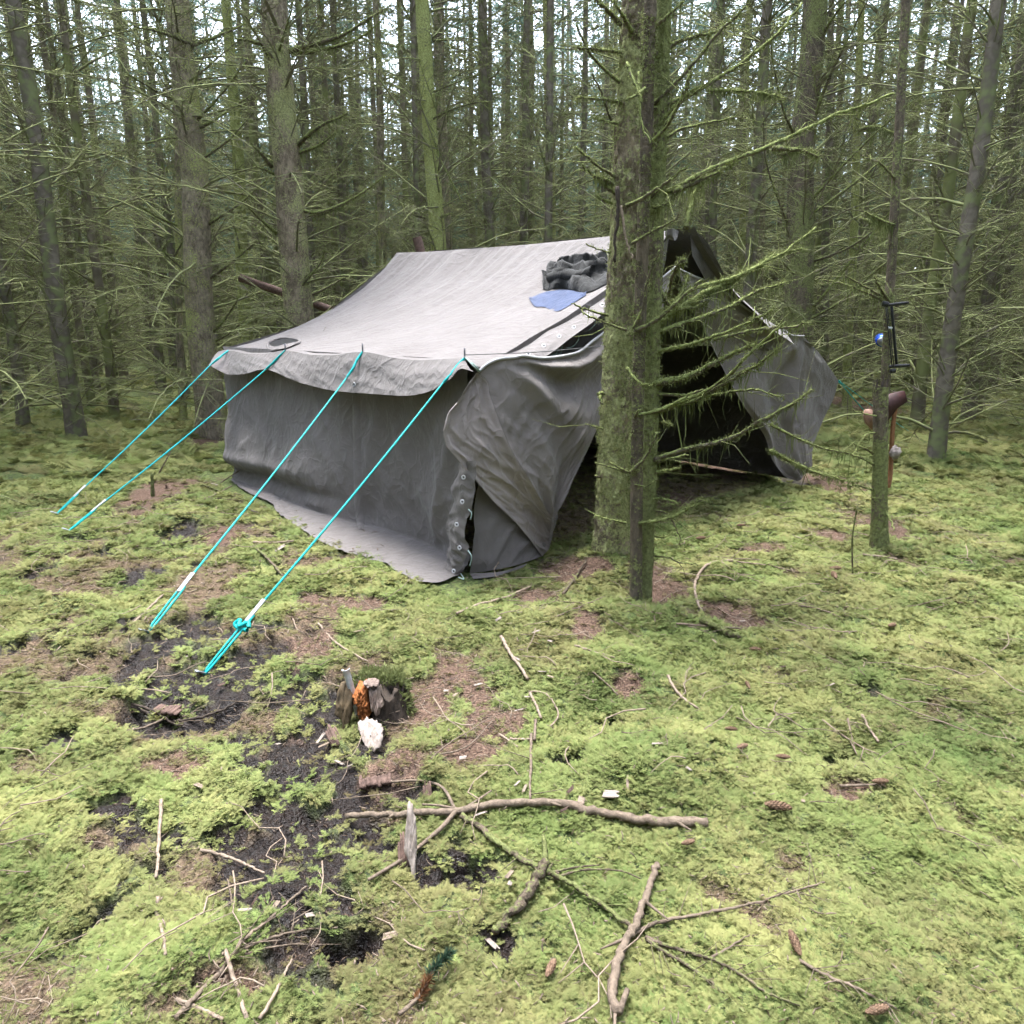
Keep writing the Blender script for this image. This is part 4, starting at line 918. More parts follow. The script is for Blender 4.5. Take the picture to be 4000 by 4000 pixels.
def branch_set(seed, z0, z1, step=0.34, per=(3, 6), L=(0.7, 1.7), el=(0.05, 0.75), r0=0.011, twigs=11, twl=(0.12, 0.5), r_tw=0.0030, sides=4, stub=0.25, dense=1.0):
    """whorls of dead branches with side twigs, as arrays"""
    r = np.random.default_rng(seed); P = []; R = []; z = z0
    while z < z1:
        for b in range(r.integers(*per)):
            ph = r.uniform(0, 2 * np.pi); e0 = r.uniform(*el); ln = r.uniform(*L) * (1 - 0.25 * (z - z0) / (z1 - z0))
            if r.uniform() < stub: ln *= 0.3
            t = np.linspace(0, 1, 6); e = e0 + r.normal(0, 0.35) * t - 0.25 * t ** 2; pa = ph + r.normal(0, 0.25) * t
            d = np.stack([np.cos(e) * np.cos(pa), np.cos(e) * np.sin(pa), np.sin(e)], 1); step_ = ln / 5
            X = np.vstack([[0, 0, z + r.normal(0, 0.05)], np.array([0, 0, z]) + np.cumsum(d[1:] * step_, 0)]); P.append(X); R.append(r0 * r.uniform(0.55, 1.2) * (ln / 1.2) ** 0.6 * np.linspace(1, 0.28, 6))
        z += step * r.uniform(0.7, 1.3)
    P = np.array(P); R = np.array(R); n = len(P)
    TP = []; TR = []
    for i in range(n):
        m = int(twigs * np.linalg.norm(P[i, -1] - P[i, 0]) / 1.0)
        for j in range(m):
            t = r.uniform(0.22, 1.0) * 5; a = min(int(t), 4); q = P[i, a] + (P[i, a + 1] - P[i, a]) * (t - a); dr = P[i, a + 1] - P[i, a]; dr = dr / np.linalg.norm(dr)
            sd = np.cross(dr, [0, 0, 1.0]); sd /= np.linalg.norm(sd) + 1e-6
            v = dr * r.uniform(0.3, 0.9) + sd * r.choice([-1, 1]) * r.uniform(0.5, 1.0) + np.array([0, 0, r.normal(-0.05, 0.3)]); v /= np.linalg.norm(v); ln = r.uniform(*twl) * (1.15 - t / 6)
            v2 = v + np.array([0, 0, r.normal(0.05, 0.25)]) + r.normal(0, 0.1, 3)
            TP.append(np.stack([q, q + v * ln * 0.5, q + v * ln * 0.5 + v2 * ln * 0.5])); TR.append(r_tw * r.uniform(0.6, 1.2) * np.array([1, 0.75, 0.3]))
    return P, R, np.array(TP), np.array(TR)
def strands(P, dens, mean, r, w=0.006, clump=3.0, seed=0.0):
    """hanging moss: narrow tapering ribbons below the polyline P"""
    seg = np.linalg.norm(np.diff(P, axis=0), axis=1); L = np.concatenate([[0], np.cumsum(seg)]); n = int(L[-1] * dens)
    s = r.uniform(0, L[-1], n); X = np.stack([np.interp(s, L, P[:, k]) for k in range(3)], 1)
    cl = np.clip(0.25 + 1.5 * perlin(s * clump + seed, seed, 0.0), 0.03, 1.6)
    ln = r.exponential(mean, n) * cl + 0.01; a = r.uniform(0, np.pi, n)
    o = np.stack([np.cos(a), np.sin(a), 0 * a], 1) * (w * 0.5) * r.uniform(0.5, 1.4, n)[:, None]; X = X + r.normal(0, 0.006, (n, 3))
    d1 = np.stack([r.normal(0, 0.12, n), r.normal(0, 0.12, n), -np.ones(n)], 1); d2 = np.stack([r.normal(0, 0.25, n), r.normal(0, 0.25, n), -np.ones(n)], 1)
    m = X + d1 * (ln * 0.55)[:, None]; e = m + d2 * (ln * 0.45)[:, None]
    V = np.stack([X - o, X + o, m + o * 0.8, m - o * 0.8, e], 1).reshape(-1, 3); b = np.arange(n)[:, None] * 5
    return V, np.concatenate([b + np.array([[3, 2, 4]])]), b + np.array([[0, 1, 2, 3]])
def fuzz_on(V, nrm, r, n, L, w=0.004):
    i = r.integers(0, len(V), n); X = V[i] + r.normal(0, 0.006, (n, 3)); d = nrm[i] + r.normal(0, 0.55, (n, 3)); d /= np.linalg.norm(d, axis=1)[:, None]
    s = np.cross(d, r.normal(0, 1, (n, 3))); s /= np.linalg.norm(s, axis=1)[:, None] + 1e-9; ln = L * r.uniform(0.4, 1.3, n)[:, None]
    Vv = np.stack([X - s * w * 0.5, X + s * w * 0.5, X + d * ln], 1).reshape(-1, 3); return Vv, np.arange(3 * n).reshape(-1, 3)
def crown_set(seed, z0, z1, rad, nb=64, spr=80):
    r = np.random.default_rng(seed); P = []; R = []; V = []; T = []; nvt = 0
    for b in range(nb):
        f = (b + r.uniform(0, 1)) / nb; z = z0 + (z1 - z0) * f; ln = rad * (1 - 0.85 * f) * r.uniform(0.7, 1.15) + 0.15; ph = r.uniform(0, 6.283)
        t = np.linspace(0, 1, 6); e = 0.25 - 0.9 * t * (1 - 0.5 * f) + 0.4 * t ** 2
        d = np.stack([np.cos(e) * np.cos(ph), np.cos(e) * np.sin(ph), np.sin(e)], 1); X = np.vstack([[0, 0, z], np.array([0, 0, z]) + np.cumsum(d[1:] * ln / 5, 0)]); P.append(X); R.append(np.linspace(0.014, 0.003, 6))
        m = int(spr * (ln / rad) + 10); tt = r.uniform(0.12, 1, m) * 5; a = np.minimum(tt.astype(int), 4); q = X[a] + (X[a + 1] - X[a]) * (tt - a)[:, None]
        sd = np.array([-math.sin(ph), math.cos(ph), 0]); sg = r.choice([-1, 1], m)
        v = sd[None] * (sg * r.uniform(0.2, 1, m))[:, None] + d[2][None] * r.uniform(0.2, 1, m)[:, None] + np.stack([0 * tt, 0 * tt, r.uniform(-0.9, 0.1, m)], 1); v /= np.linalg.norm(v, axis=1)[:, None]
        sl = r.uniform(0.10, 0.30, m)[:, None]; q = q + v * r.uniform(0, 0.25, m)[:, None] * (1.1 - tt / 5)[:, None]
        s = np.cross(v, r.normal(0, 1, (m, 3))); s /= np.linalg.norm(s, axis=1)[:, None]; w = r.uniform(0.012, 0.026, m)[:, None]
        V.append(np.stack([q, q + v * sl * 0.45 + s * w, q + v * sl, q + v * sl * 0.45 - s * w], 1).reshape(-1, 3))
    V = np.concatenate(V); return np.array(P), np.array(R), V, np.arange(len(V)).reshape(-1, 4)
# shared prototypes of the dead lower branches and of the green crowns
BR = []; CR = []
for i in range(7):
    P, R, TP, TR = branch_set(500 + i, 0.35, 9.5, step=0.30, per=(3, 7), twigs=15, L=(0.8, 2.1), el=(-0.05, 0.8), r0=0.0135, twl=(0.15, 0.65), r_tw=0.0048, stub=0.15)
    mb = MB(); mb.add(*tubes(P, R, 4)); mb.add(*tubes(TP, TR, 3)); BR.append(mb)
for i in range(4):
    P, R, V, Q = crown_set(700 + i, 8.0 + 0.5 * i, 15.0, 1.5, 21, 52)
    mb = MB(); mb.add(V, None, Q); mb2 = MB(); mb2.add(*tubes(P, R, 3)); CR.append((mb, mb2))
BR_ME = [b.mesh('branches', M_twig) for b in BR]
def two_mat(mbs, mats, name):
    V = []; T = []; Q = []; mi3 = []; mi4 = []; n = 0
    for mb, k in zip(mbs, range(len(mbs))):
        v, t, q = mb.arrays(); V.append(v)
        if t is not None: T.append(t + n); mi3 += [k] * len(t)
        if q is not None: Q.append(q + n); mi4 += [k] * len(q)
        n += len(v)
    me = mesh_from(name, np.concatenate(V), np.concatenate(T) if T else None, np.concatenate(Q) if Q else None)
    for m in mats: me.materials.append(m)
    me.polygons.foreach_set('material_index', np.array(mi3 + mi4, np.int32)); return me
CR_ME = [two_mat([a, b], [M_needle, M_twig], 'crown') for a, b in CR]
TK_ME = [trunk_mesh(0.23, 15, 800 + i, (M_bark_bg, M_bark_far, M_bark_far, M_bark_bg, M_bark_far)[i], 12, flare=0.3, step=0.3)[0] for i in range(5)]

placed = []
def tree(label, x, y, d=None, tk=None, br=0, cr=0, rotz=None, mat=None, lean=(0, 0), seed=0, group=None, bscale=1.0, sides=14, step=0.14, crown=True, branches=True, hgt=15.0):
    z = gz(x, y); e = empty('spruce_tree', label, 'tree', (x, y, z), group); rz = rng.uniform(0, 6.283) if rotz is None else rotz
    V = None
    if tk is not None: t_ = link('trunk', TK_ME[tk], e); t_.rotation_euler = (0, 0, rz); t_.scale = ((d or 0.23) / 0.23, (d or 0.23) / 0.23, 1)
    else:
        me, V = trunk_mesh(d, hgt, seed, mat, sides, lean, step=step); link('trunk', me, e)
    sh = Matrix(((1, 0, lean[0], 0), (0, 1, lean[1], 0), (0, 0, 1, 0), (0, 0, 0, 1)))
    if branches:
        b = link('branches', BR_ME[br % 7], e); b.matrix_basis = sh @ Matrix.Rotation(rz * 1.7, 4, 'Z') @ Matrix.Diagonal((bscale, bscale, 1, 1))
    if crown:
        c_ = link('crown', CR_ME[cr % 4], e); c_.matrix_basis = sh @ Matrix.Rotation(rz, 4, 'Z')
    placed.append((x, y)); return e, V, z
def lean_for(px0, py0, px1, py1, y):
    """place a straight trunk seen through two pixels at depth y: base point and sideways lean"""
    a, b = DY(px0, py0, y), DY(px1, py1, y); lx = (a[0] - b[0]) / (a[2] - b[2]); return b[0] - lx * b[2], lx
# the trunks one can tell apart in the photograph: (label, top px, lower px, depth, width px, bark, extra)
NAMED = [
 ('thick lichen-barked spruce standing clear of the tent, behind its back corner', (690, 0), (838, 1690), 10.9, 104, M_bark_mid),
 ('thick mossy spruce with a cut log passing behind it', (1070, 0), (1152, 1000), 9.75, 112, M_bark_near),
 ('slender pale green spruce between the two thick trunks', (888, 0), (945, 980), 15.0, 50, M_bark_green),
 ('bright green spruce rising behind the back end of the ridge', (1645, 0), (1708, 950), 12.0, 64, M_bark_green),
 ('thin dark spruce stem hugging the bright green trunk', (1612, 0), (1625, 760), 13.4, 24, M_bark_far),
 ('brown spruce just behind the bright green trunk', (1712, 0), (1740, 850), 14.2, 44, M_bark_mid),
 ('straight dark spruce above the middle of the ridge', (1880, 0), (1912, 960), 15.2, 42, M_bark_far),
 ('pale spruce under the bright gap in the canopy', (2128, 0), (2156, 940), 19.5, 38, M_bark_mid),
 ('thick dark spruce rising behind the far front flap', (3162, 0), (3108, 1230), 10.6, 104, M_bark_dark),
 ('thin spruce stem on the moss bank beyond the outermost guy rope', (690, 700), (712, 1585), 12.7, 26, M_bark_mid),
 ('thin near-black spruce beside the cut log trunk', (1170, 0), (1212, 900), 15.6, 32, M_bark_far),
 ('near-black spruce seen through the open gap beside the cut log trunk', (1295, 0), (1345, 960), 16.4, 30, M_bark_far),
 ('grey brown spruce above the back slope of the roof', (1462, 0), (1500, 940), 15.0, 34, M_bark_mid),
 ('slim spruce right behind the ridge cap', (2815, 0), (2786, 900), 15.4, 34, M_bark_far),
 ('slim spruce between the ridge cap and the thick dark trunk', (2925, 0), (2898, 1000), 18.5, 28, M_bark_mid),
 ('slim brown spruce near the thick dark trunk', (3000, 0), (2968, 1000), 16.0, 30, M_bark_mid),
 ('slim spruce just outside the thick dark trunk', (3250, 0), (3225, 1000), 15.6, 30, M_bark_far),
 ('slim spruce crossing the pale sky gap on the far side', (3365, 0), (3330, 1000), 14.2, 32, M_bark_mid),
]
TRUNKV = {}
for i, (lab, t_, b_, y, w, mat) in enumerate(NAMED):
    x0, lx = lean_for(*t_, *b_, y); d = w * (y * cP + 0.4) / (4000 * FX)
    big = w > 90
    e, V, z = tree(lab, x0, y, d * 1.06, mat=mat, lean=(lx, 0.0), seed=30 + i, br=i, cr=i, group='spruces of the plantation', bscale=1.0 if not big else 1.15, sides=22 if big else 14, step=0.08 if big else 0.14)
    TRUNKV[i] = (e, V, np.array([x0, y, z]))
# thick mossy boughs on the three big trunks behind the tent
def bough(parent, pts, r0, r1, moss, hang, seed, twigs=6, mat=None, name='branch', hl=0.07, fz=420):
    """pts: world points; one branch mesh with side twigs, its moss fuzz and hanging strands as sub-part"""
    r = np.random.default_rng(seed); P = smooth_line(pts, max(10, len(pts) * 5)); n = len(P); P = P + r.normal(0, 0.004, P.shape) * np.linspace(0, 1, n)[:, None]
    R = np.linspace(r0, r1, n) * (1 + 0.12 * r.normal(size=n)); mb = MB(); V, T, Q = tubes(P, R, 8, True, 0.06); mb.add(V, T, Q)
    TP = []; TR = []; L = np.linalg.norm(np.diff(P, axis=0), axis=1).sum()
    for j in range(int(twigs * L)):
        a = r.integers(2, n - 1); dr = P[a] - P[a - 1]; dr /= np.linalg.norm(dr) + 1e-9; sd = np.cross(dr, [0, 0, 1.0]); sd /= np.linalg.norm(sd) + 1e-9
        v = dr * r.uniform(0.4, 1) + sd * r.choice([-1, 1]) * r.uniform(0.3, 0.9) + np.array([0, 0, r.normal(0, 0.4)]); v /= np.linalg.norm(v); ln = r.uniform(0.08, 0.34)
        TP.append(np.stack([P[a], P[a] + v * ln * 0.5, P[a] + v * ln + np.array([0, 0, r.normal(0, 0.05)])])); TR.append(np.array([1, 0.7, 0.35]) * r.uniform(0.0016, 0.0034))
    if TP: mb.add(*tubes(np.array(TP), np.array(TR), 4))
    b = part_of(parent, name, mb.mesh('branch', mat or M_branch))
    if moss or hang:
        mm = MB()
        if moss:
            dirs = V.reshape(n, 8, 3) - P[:, None]; dirs /= np.linalg.norm(dirs, axis=2, keepdims=True) + 1e-9; keep = (perlin(np.linspace(0, L * 4, n), seed, 1.0) > 0.15 - 0.5 * moss)
            if keep.any():
                Vk = V.reshape(n, 8, 3)[keep].reshape(-1, 3); Dk = (dirs + np.array([0, 0, 0.3]))[keep].reshape(-1, 3); mm.add(*fuzz_on(Vk, Dk, r, int(L * fz * moss * keep.mean()) + 4, 0.012 + r0 * 0.5, 0.006))
        if hang: mm.add(*strands(P, 380 * hang, hl * 1.15, r, 0.0055, 3.0, seed * 0.7))
        o = link('hanging_moss', mm.mesh('hanging_moss', M_hang, False), b); o['kind'] = 'stuff'
    return b
def px_bough(parent, pts, y0, y1, r0, r1, moss, hang, seed, **kw):
    n = len(pts); W = [DY(px, py, y0 + (y1 - y0) * i / (n - 1)) for i, (px, py) in enumerate(pts)]
    return bough(parent, W, r0, r1, moss, hang, seed, **kw)
e1 = TRUNKV[0][0]; e2 = TRUNKV[1][0]; e9 = TRUNKV[8][0]; e4 = TRUNKV[3][0]
for i, (pts, dy, r0, m, h) in enumerate([
  ([(740, 170), (640, 130), (520, 100)], -0.8, 0.022, 1, 0.3), ([(745, 180), (850, 140), (960, 90), (1000, 30)], 0.5, 0.020, 0.8, 0.3), ([(770, 470), (880, 350), (960, 240)], -0.5, 0.018, 0.8, 0.3),
  ([(700, 400), (600, 350), (500, 290)], -0.9, 0.020, 1, 0.4), ([(780, 500), (880, 440), (1000, 360)], 0.4, 0.018, 0.8, 0.3), ([(790, 620), (900, 540), (985, 440)], 0.3, 0.018, 0.8, 0.2),
  ([(690, 540), (640, 540), (560, 560), (510, 545)], -0.8, 0.016, 0.8, 0.3), ([(810, 880), (930, 800), (1045, 700)], -0.3, 0.020, 1, 0.4), ([(800, 1100), (900, 1030), (1005, 940)], -0.4, 0.022, 1, 0.5),
  ([(760, 1090), (690, 1030), (640, 980), (660, 940)], -0.8, 0.020, 1, 0.4), ([(800, 1320), (860, 1270), (910, 1200), (930, 1165)], -0.5, 0.022, 1, 0.4), ([(830, 1340), (900, 1300), (970, 1235)], -0.6, 0.014, 0.4, 0.1),
  ([(690, 880), (600, 840), (540, 800)], -0.8, 0.016, 0.8, 0.2)]):
    px_bough(e1, pts, 10.9, 10.9 + dy, r0 * 1.15, 0.007, m, h, 60 + i, hl=0.10)
for i, (pts, dy, r0, m, h) in enumerate([
  ([(1130, 200), (1240, 170), (1350, 130), (1460, 60), (1500, 40)], -0.8, 0.030, 1, 1.0), ([(1140, 215), (1280, 190), (1400, 150), (1500, 75)], -0.4, 0.022, 1, 0.8), ([(1160, 570), (1240, 500), (1360, 440)], -0.7, 0.028, 1, 0.7),
  ([(1160, 600), (1240, 570), (1310, 520)], -0.4, 0.020, 1, 1.2), ([(1170, 820), (1240, 830), (1330, 800), (1420, 750), (1500, 690)], -0.7, 0.022, 1, 0.5), ([(1190, 850), (1280, 830), (1370, 790)], -0.3, 0.018, 1, 0.6),
  ([(1040, 180), (980, 160), (920, 150)], -0.5, 0.020, 1, 0.5), ([(1060, 650), (1020, 600), (990, 570)], -0.7, 0.030, 0.6, 0.1), ([(1070, 680), (1030, 660), (1000, 650)], -0.6, 0.016, 0.8, 0.2), ([(1080, 910), (1010, 850), (960, 800)], -0.4, 0.020, 1, 0.5),
  ([(1140, 1170), (1200, 1090), (1250, 1030), (1268, 975)], -0.6, 0.018, 0.4, 0.2), ([(1060, 250), (1010, 150), (955, 60)], -0.6, 0.014, 0.4, 0.1), ([(1080, 230), (1120, 100), (1150, 0)], -0.9, 0.016, 0.6, 0.2), ([(1200, 1160), (1300, 1110), (1380, 1060)], 0.3, 0.016, 1, 0.3)]):
    px_bough(e2, pts, 9.75, 9.75 + dy, r0 * 1.1, 0.007, m, h, 90 + i, hl=0.13)
for i, (pts, dy, r0, m, h) in enumerate([
  ([(3180, 1500 - 300), (3300, 1050), (3420, 900), (3560, 720)], -0.8, 0.020, 0.3, 0.1), ([(3170, 780), (3280, 660), (3420, 520), (3560, 400)], -0.9, 0.022, 0.3, 0.1), ([(3165, 500), (3240, 300), (3330, 120), (3390, 0)], -0.9, 0.026, 0.3, 0.1),
  ([(3190, 170), (3260, 60), (3310, 0)], -0.6, 0.022, 0.3, 0.1), ([(3180, 830), (3330, 720), (3480, 600), (3600, 520)], 0.4, 0.016, 0.3, 0.1), ([(3100, 520), (3060, 430), (3020, 250), (3010, 150)], -0.7, 0.016, 0.3, 0.1),
  ([(3080, 880), (3040, 780), (2990, 620), (2980, 450)], -0.7, 0.015, 0.4, 0.2), ([(3180, 1020), (3330, 960), (3500, 830)], -0.7, 0.018, 0.4, 0.2), ([(3160, 1250), (3280, 1180), (3420, 1060), (3520, 980)], -0.5, 0.016, 0.4, 0.2),
  ([(3060, 600), (3120, 590), (3200, 612)], -1.2, 0.024, 1, 1.6), ([(3350, 510), (3420, 495), (3520, 530)], -1.0, 0.022, 1, 1.4), ([(3360, 850), (3440, 880), (3520, 900)], -1.2, 0.022, 1, 1.2)]):
    px_bough(e9, pts, 10.6, 10.6 + dy, r0 * 1.1, 0.007, m, h, 130 + i, hl=0.14)
for i, (pts, dy, r0) in enumerate([([(1690, 160), (1760, 155), (1800, 158)], -0.3, 0.018), ([(1680, 470), (1760, 430), (1860, 400), (1915, 398)], -0.4, 0.016), ([(1690, 360), (1790, 320), (1870, 290)], -0.3, 0.014), ([(1660, 850), (1620, 840), (1606, 830)], -0.3, 0.02), ([(1700, 860), (1740, 840), (1765, 835)], -0.3, 0.02), ([(1690, 520), (1720, 620), (1770, 720), (1800, 780)], -0.4, 0.010)]):
    px_bough(e4, pts, 12.0, 12.0 + dy, r0, 0.007, 1, 0.4, 160 + i, hl=0.10)

# --- the three stems in front of the tent
xA, lA = lean_for(2490, 0, 2392, 2190, 4.71); xB, lB = lean_for(2530, 0, 2484, 2340, 4.03); xC, lC = lean_for(2598, 0, 2516, 2330, 4.13)
nearT = {}
for nm, lab, x0, lx, y, d, mat, sd, flare in (
    ('A', 'thick spruce plated with green lichen and moss right in front of the tent', xA, lA, 4.71, 0.205, M_bark_near, 71, 0.34),
    ('B', 'thin spruce stem with a bare brown foot, leaning on the thick mossy one', xB, lB, 4.03, 0.070, M_bark_dark, 72, 0.10),
    ('C', 'slender dark mossy spruce whose long dead branches cross the tent opening', xC, lC, 4.13, 0.088, M_bark_dark, 73, 0.10)):
    z = gz(x0, y) - (0.02 if nm != 'A' else 0.05); e = empty('spruce_tree', lab, 'tree', (x0, y, z), 'stems in front of the tent'); me, V = trunk_mesh(d * 1.02, 13.0, sd, mat, 72 if nm == 'A' else 26, (lx, 0), flare, 0.015 if nm == 'A' else 0.03, 0.05 if nm == 'A' else 0.04, plates=0.007 if nm == 'A' else 0.0015)
    link('trunk', me, e); nearT[nm] = (e, x0, lx, y, z)
    r = np.random.default_rng(sd); n, k, _ = V.shape; ax = V.mean(1, keepdims=True); dr = V - ax; dr /= np.linalg.norm(dr, axis=2, keepdims=True) + 1e-9
    sel = (V[..., 2] > 0) & (V[..., 2] < 4.5) & (fbm(V[..., 0] * 9 + sd, V[..., 1] * 9, V[..., 2] * 4, 3) > (-0.05 if nm == 'A' else 0.0)); 
    if nm == 'B': sel &= V[..., 2] > 0.75
    Vs = V[sel]; Ds = dr[sel]; mm = MB(); mm.add(*fuzz_on(Vs, Ds + np.array([0, 0, -0.25]), r, 15000 if nm == 'A' else 5000, 0.013, 0.008))
    link('moss_tufts', mm.mesh('moss_tufts', M_hang, False), e)['kind'] = 'stuff'
    if nm != 'B': c_ = link('crown', CR_ME[1], e); c_.location = (lx * 7, 0, 1.5)
eA, eB, eC = nearT['A'][0], nearT['B'][0], nearT['C'][0]
def c6(*L): return [(2500 + a / 1.932, 800 + b / 1.932) for a, b in L]
def c3(*L): return [(2500 + a / 1.932, b / 1.932) for a, b in L]
def c9(*L): return [(2500 + a / 1.932, 1700 + b / 1.932) for a, b in L]
CB = [ # (points, end depth, r0, moss, hang)
 (c6((60,1575),(250,1510),(500,1400),(700,1260),(830,1120),(1090,890)), 3.6, .012, .4, .05), (c6((100,1925),(330,1850),(550,1800),(750,1730),(900,1640),(1100,1530),(1310,1390)), 3.7, .015, .7, .45),
 (c6((120,1110),(350,1060),(550,1000),(850,870),(1010,780)), 3.8, .011, .6, .7), (c6((560,1015),(800,960),(1000,930),(1150,920),(1290,890)), 3.7, .011, .9, .35),
 (c6((120,965),(400,870),(600,800),(740,730),(900,650),(1100,590)), 4.4, .014, .9, .8), (c6((90,1350),(350,1300),(550,1200),(750,1100),(870,1050)), 3.8, .022, 1, .5),
 (c6((120,1560),(400,1480),(550,1400),(750,1290),(900,1200),(1040,1090)), 3.6, .012, .9, .7), (c6((120,1430),(500,1440),(700,1410),(900,1400),(1080,1460)), 3.9, .009, .5, .1),
 (c6((40,930),(200,800),(400,640),(700,550),(950,430),(1100,350),(1330,170)), 4.6, .014, .6, .25), (c6((100,890),(350,740),(500,650),(640,590),(800,500),(950,430)), 4.5, .015, .9, .8),
 (c6((150,880),(330,780),(600,620),(850,470),(1050,370),(1250,330)), 4.7, .012, .9, .6), (c6((990,1660),(1200,1770),(1400,1840),(1700,1900)), 4.4, .010, .8, .3),
 (c9((990,120),(1200,230),(1400,300),(1640,360)), 4.6, .012, .9, .5), (c9((30,655),(150,630),(300,580),(420,510),(510,490)), 3.8, .011, 1, .1),
 (c3((30,1520),(250,1340),(380,1250)), 4.0, .010, .3, 0), (c3((80,1480),(250,1430),(500,1290),(750,1190),(950,1110),(1200,1000),(1450,880),(1700,790),(1932,690)), 4.3, .014, .4, .15),
 (c3((90,830),(400,700),(700,520),(950,330),(1130,150),(1230,20)), 4.2, .013, .5, .2), (c3((100,790),(350,540),(570,270),(800,60)), 4.0, .013, .7, .3), (c3((1000,1120),(1180,1130),(1340,1180)), 4.1, .014, 1, 1.6),
 (c3((520,680),(850,690),(1080,740)), 4.6, .010, .6, .9), (c3((120,960),(330,730),(480,640)), 4.0, .010, .8, .8), (c3((90,1080),(250,860),(330,740),(400,500)), 3.9, .008, .3, .1), (c3((110,1090),(300,980),(500,930),(800,880)), 4.3, .009, .3, .4),
 (c3((240,1450),(450,1360),(620,1280),(740,1190)), 4.3, .016, 1, 1.3), (c3((90,420),(300,310),(560,240),(640,190)), 4.2, .013, .8, .7), (c3((70,240),(200,130),(330,0)), 4.0, .012, .6, .3),
 (c3((350,1720),(380,1560),(420,1430),(560,1330)), 4.3, .016, .6, .2), (c6((330,420),(300,450),(240,560),(200,740)), 4.4, .017, .9, .5),
 (c6((100,540),(230,760),(330,620),(360,520)), 4.2, .014, 1, 1.0), (c3((60,1560),(140,1560),(220,1520)), 4.0, .01, .9, 1.2), (c6((280,780),(400,770),(500,740)), 4.3, .012, 1, .9),
 (c9((80,480),(170,480),(280,510),(180,530)), 4.0, .008, .9, .1), (c9((60,745),(180,770),(310,700)), 4.2, .007, .2, 0), (c9((90,560),(210,600),(290,740),(310,830)), 4.1, .007, .3, 0), (c9((20,900),(200,920),(300,960),(440,975)), 4.2, .007, .2, 0),
 (c9((130,200),(300,160),(360,150)), 4.2, .011, .2, .1), (c9((100,280),(200,270),(280,250)), 4.2, .012, .6, .1), (c6((150,1640),(240,1660)), 4.2, .009, .6, .1)]
for i, (pts, ye, r0, m, h) in enumerate(CB): px_bough(eC, pts, 4.10, ye, r0, r0 * 0.42, m, h, 200 + i, twigs=10, hl=0.085, fz=900)
def c5(*L): return [(1500 + a / 1.932, 800 + b / 1.932) for a, b in L]
def c2(*L): return [(2250 + a / 2.416, b / 2.416) for a, b in L]
def c7(*L): return [(2250 + a / 2.146, 700 + b / 2.146) for a, b in L]
def c8(*L): return [(2250 + a / 2.034, 1500 + b / 2.034) for a, b in L]
for i, (pts, r0, m, h) in enumerate([
 (c5((1700,360),(1600,330),(1520,295)), .006, .2, 0), (c5((1690,835),(1560,800),(1415,742)), .0075, .3, 0.05), (c5((1650,1690),(1580,1670),(1517,1650)), .007, .2, 0), (c5((1660,1430),(1640,1420),(1618,1425)), .01, .2, 0),
 (c8((210,70),(195,110),(205,165)), .011, .2, 0), (c8((190,740),(150,732)), .008, 0, 0), (c2((410,490),(250,470),(0,455)), .010, .8, .6), (c2((410,775),(250,640),(130,500),(0,230)), .010, .3, .15), (c2((415,965),(250,935),(0,920)), .010, 1, .9),
 (c2((400,1165),(280,1145),(160,1105)), .009, .8, .3), (c2((370,1830),(200,1690),(50,1560)), .011, .3, .05), (c2((360,1660),(200,1560),(0,1390)), .010, .6, .2), (c2((340,1740),(260,1690),(180,1660)), .014, 1, 1.0), (c2((420,230),(300,100),(190,0)), .016, .7, .4),
 (c2((560,360),(470,200),(350,0)), .013, .4, .1), (c2((330,1140),(240,880),(160,680)), .007, .2, 0), (c2((340,1920),(250,1880),(200,1860)), .008, .8, .2)]):
    px_bough(eA, pts, 4.66, 4.45, r0, r0 * 0.5, m, h, 300 + i, twigs=4, hl=0.07, fz=900)
b = px_bough(eA, c7((372,225),(392,330),(415,490),(448,580),(470,680)), 4.0, 3.97, .008, .004, 0, 0, 330, twigs=0, mat=M_palestick); b['label'] = 'peeled white twig hanging down the bark'
px_bough(eA, c7((345,60),(352,250),(330,500),(325,700)), 4.0, 3.98, .010, .006, 0, 0, 331, twigs=1, mat=M_darkbark)
for i, (pts, r0, m, h) in enumerate([
 (c7((420,1265),(250,1205),(55,1125)), .0075, .4, .05), (c7((500,1270),(620,1215),(760,1110),(880,1000),(1060,850)), .014, .9, .1), (c7((480,1250),(560,1080),(590,900),(640,740),(700,590)), .009, .3, .05), (c7((430,220),(520,180),(640,110),(790,0)), .012, .2, 0),
 (c7((470,540),(620,450),(780,370),(880,290)), .008, .3, 0), (c8((410,700),(330,660),(255,615)), .007, .3, 0), (c8((400,705),(280,660),(160,625)), .0065, .2, 0), (c8((425,705),(520,620),(600,500),(640,390)), .011, .9, .1), (c8((400,1105),(280,1080),(150,1050)), .007, .4, 0),
 (c8((500,1105),(640,1090),(780,1050),(1000,930)), .011, 1, .1), (c8((470,260),(500,205)), .008, .1, 0), (c8((500,245),(640,215),(860,110),(1010,40)), .010, .1, 0), (c7((430,1580),(480,1660),(560,1720),(640,1730)), .009, .9, .1), (c8((470,800),(560,810),(645,760)), .005, .3, 0),
 (c2((650,830),(580,890),(470,945)), .008, .2, 0), (c2((480,590),(560,810),(640,970)), .008, .3, 0), (c2((590,680),(600,900),(620,1150),(700,1350)), .007, .2, 0), (c2((720,1330),(850,1200),(940,1030),(1080,700)), .009, .3, .1)]):
    px_bough(eB, pts, 4.0, 3.85, r0, r0 * 0.5, m, h, 350 + i, twigs=4, hl=0.06, fz=900)

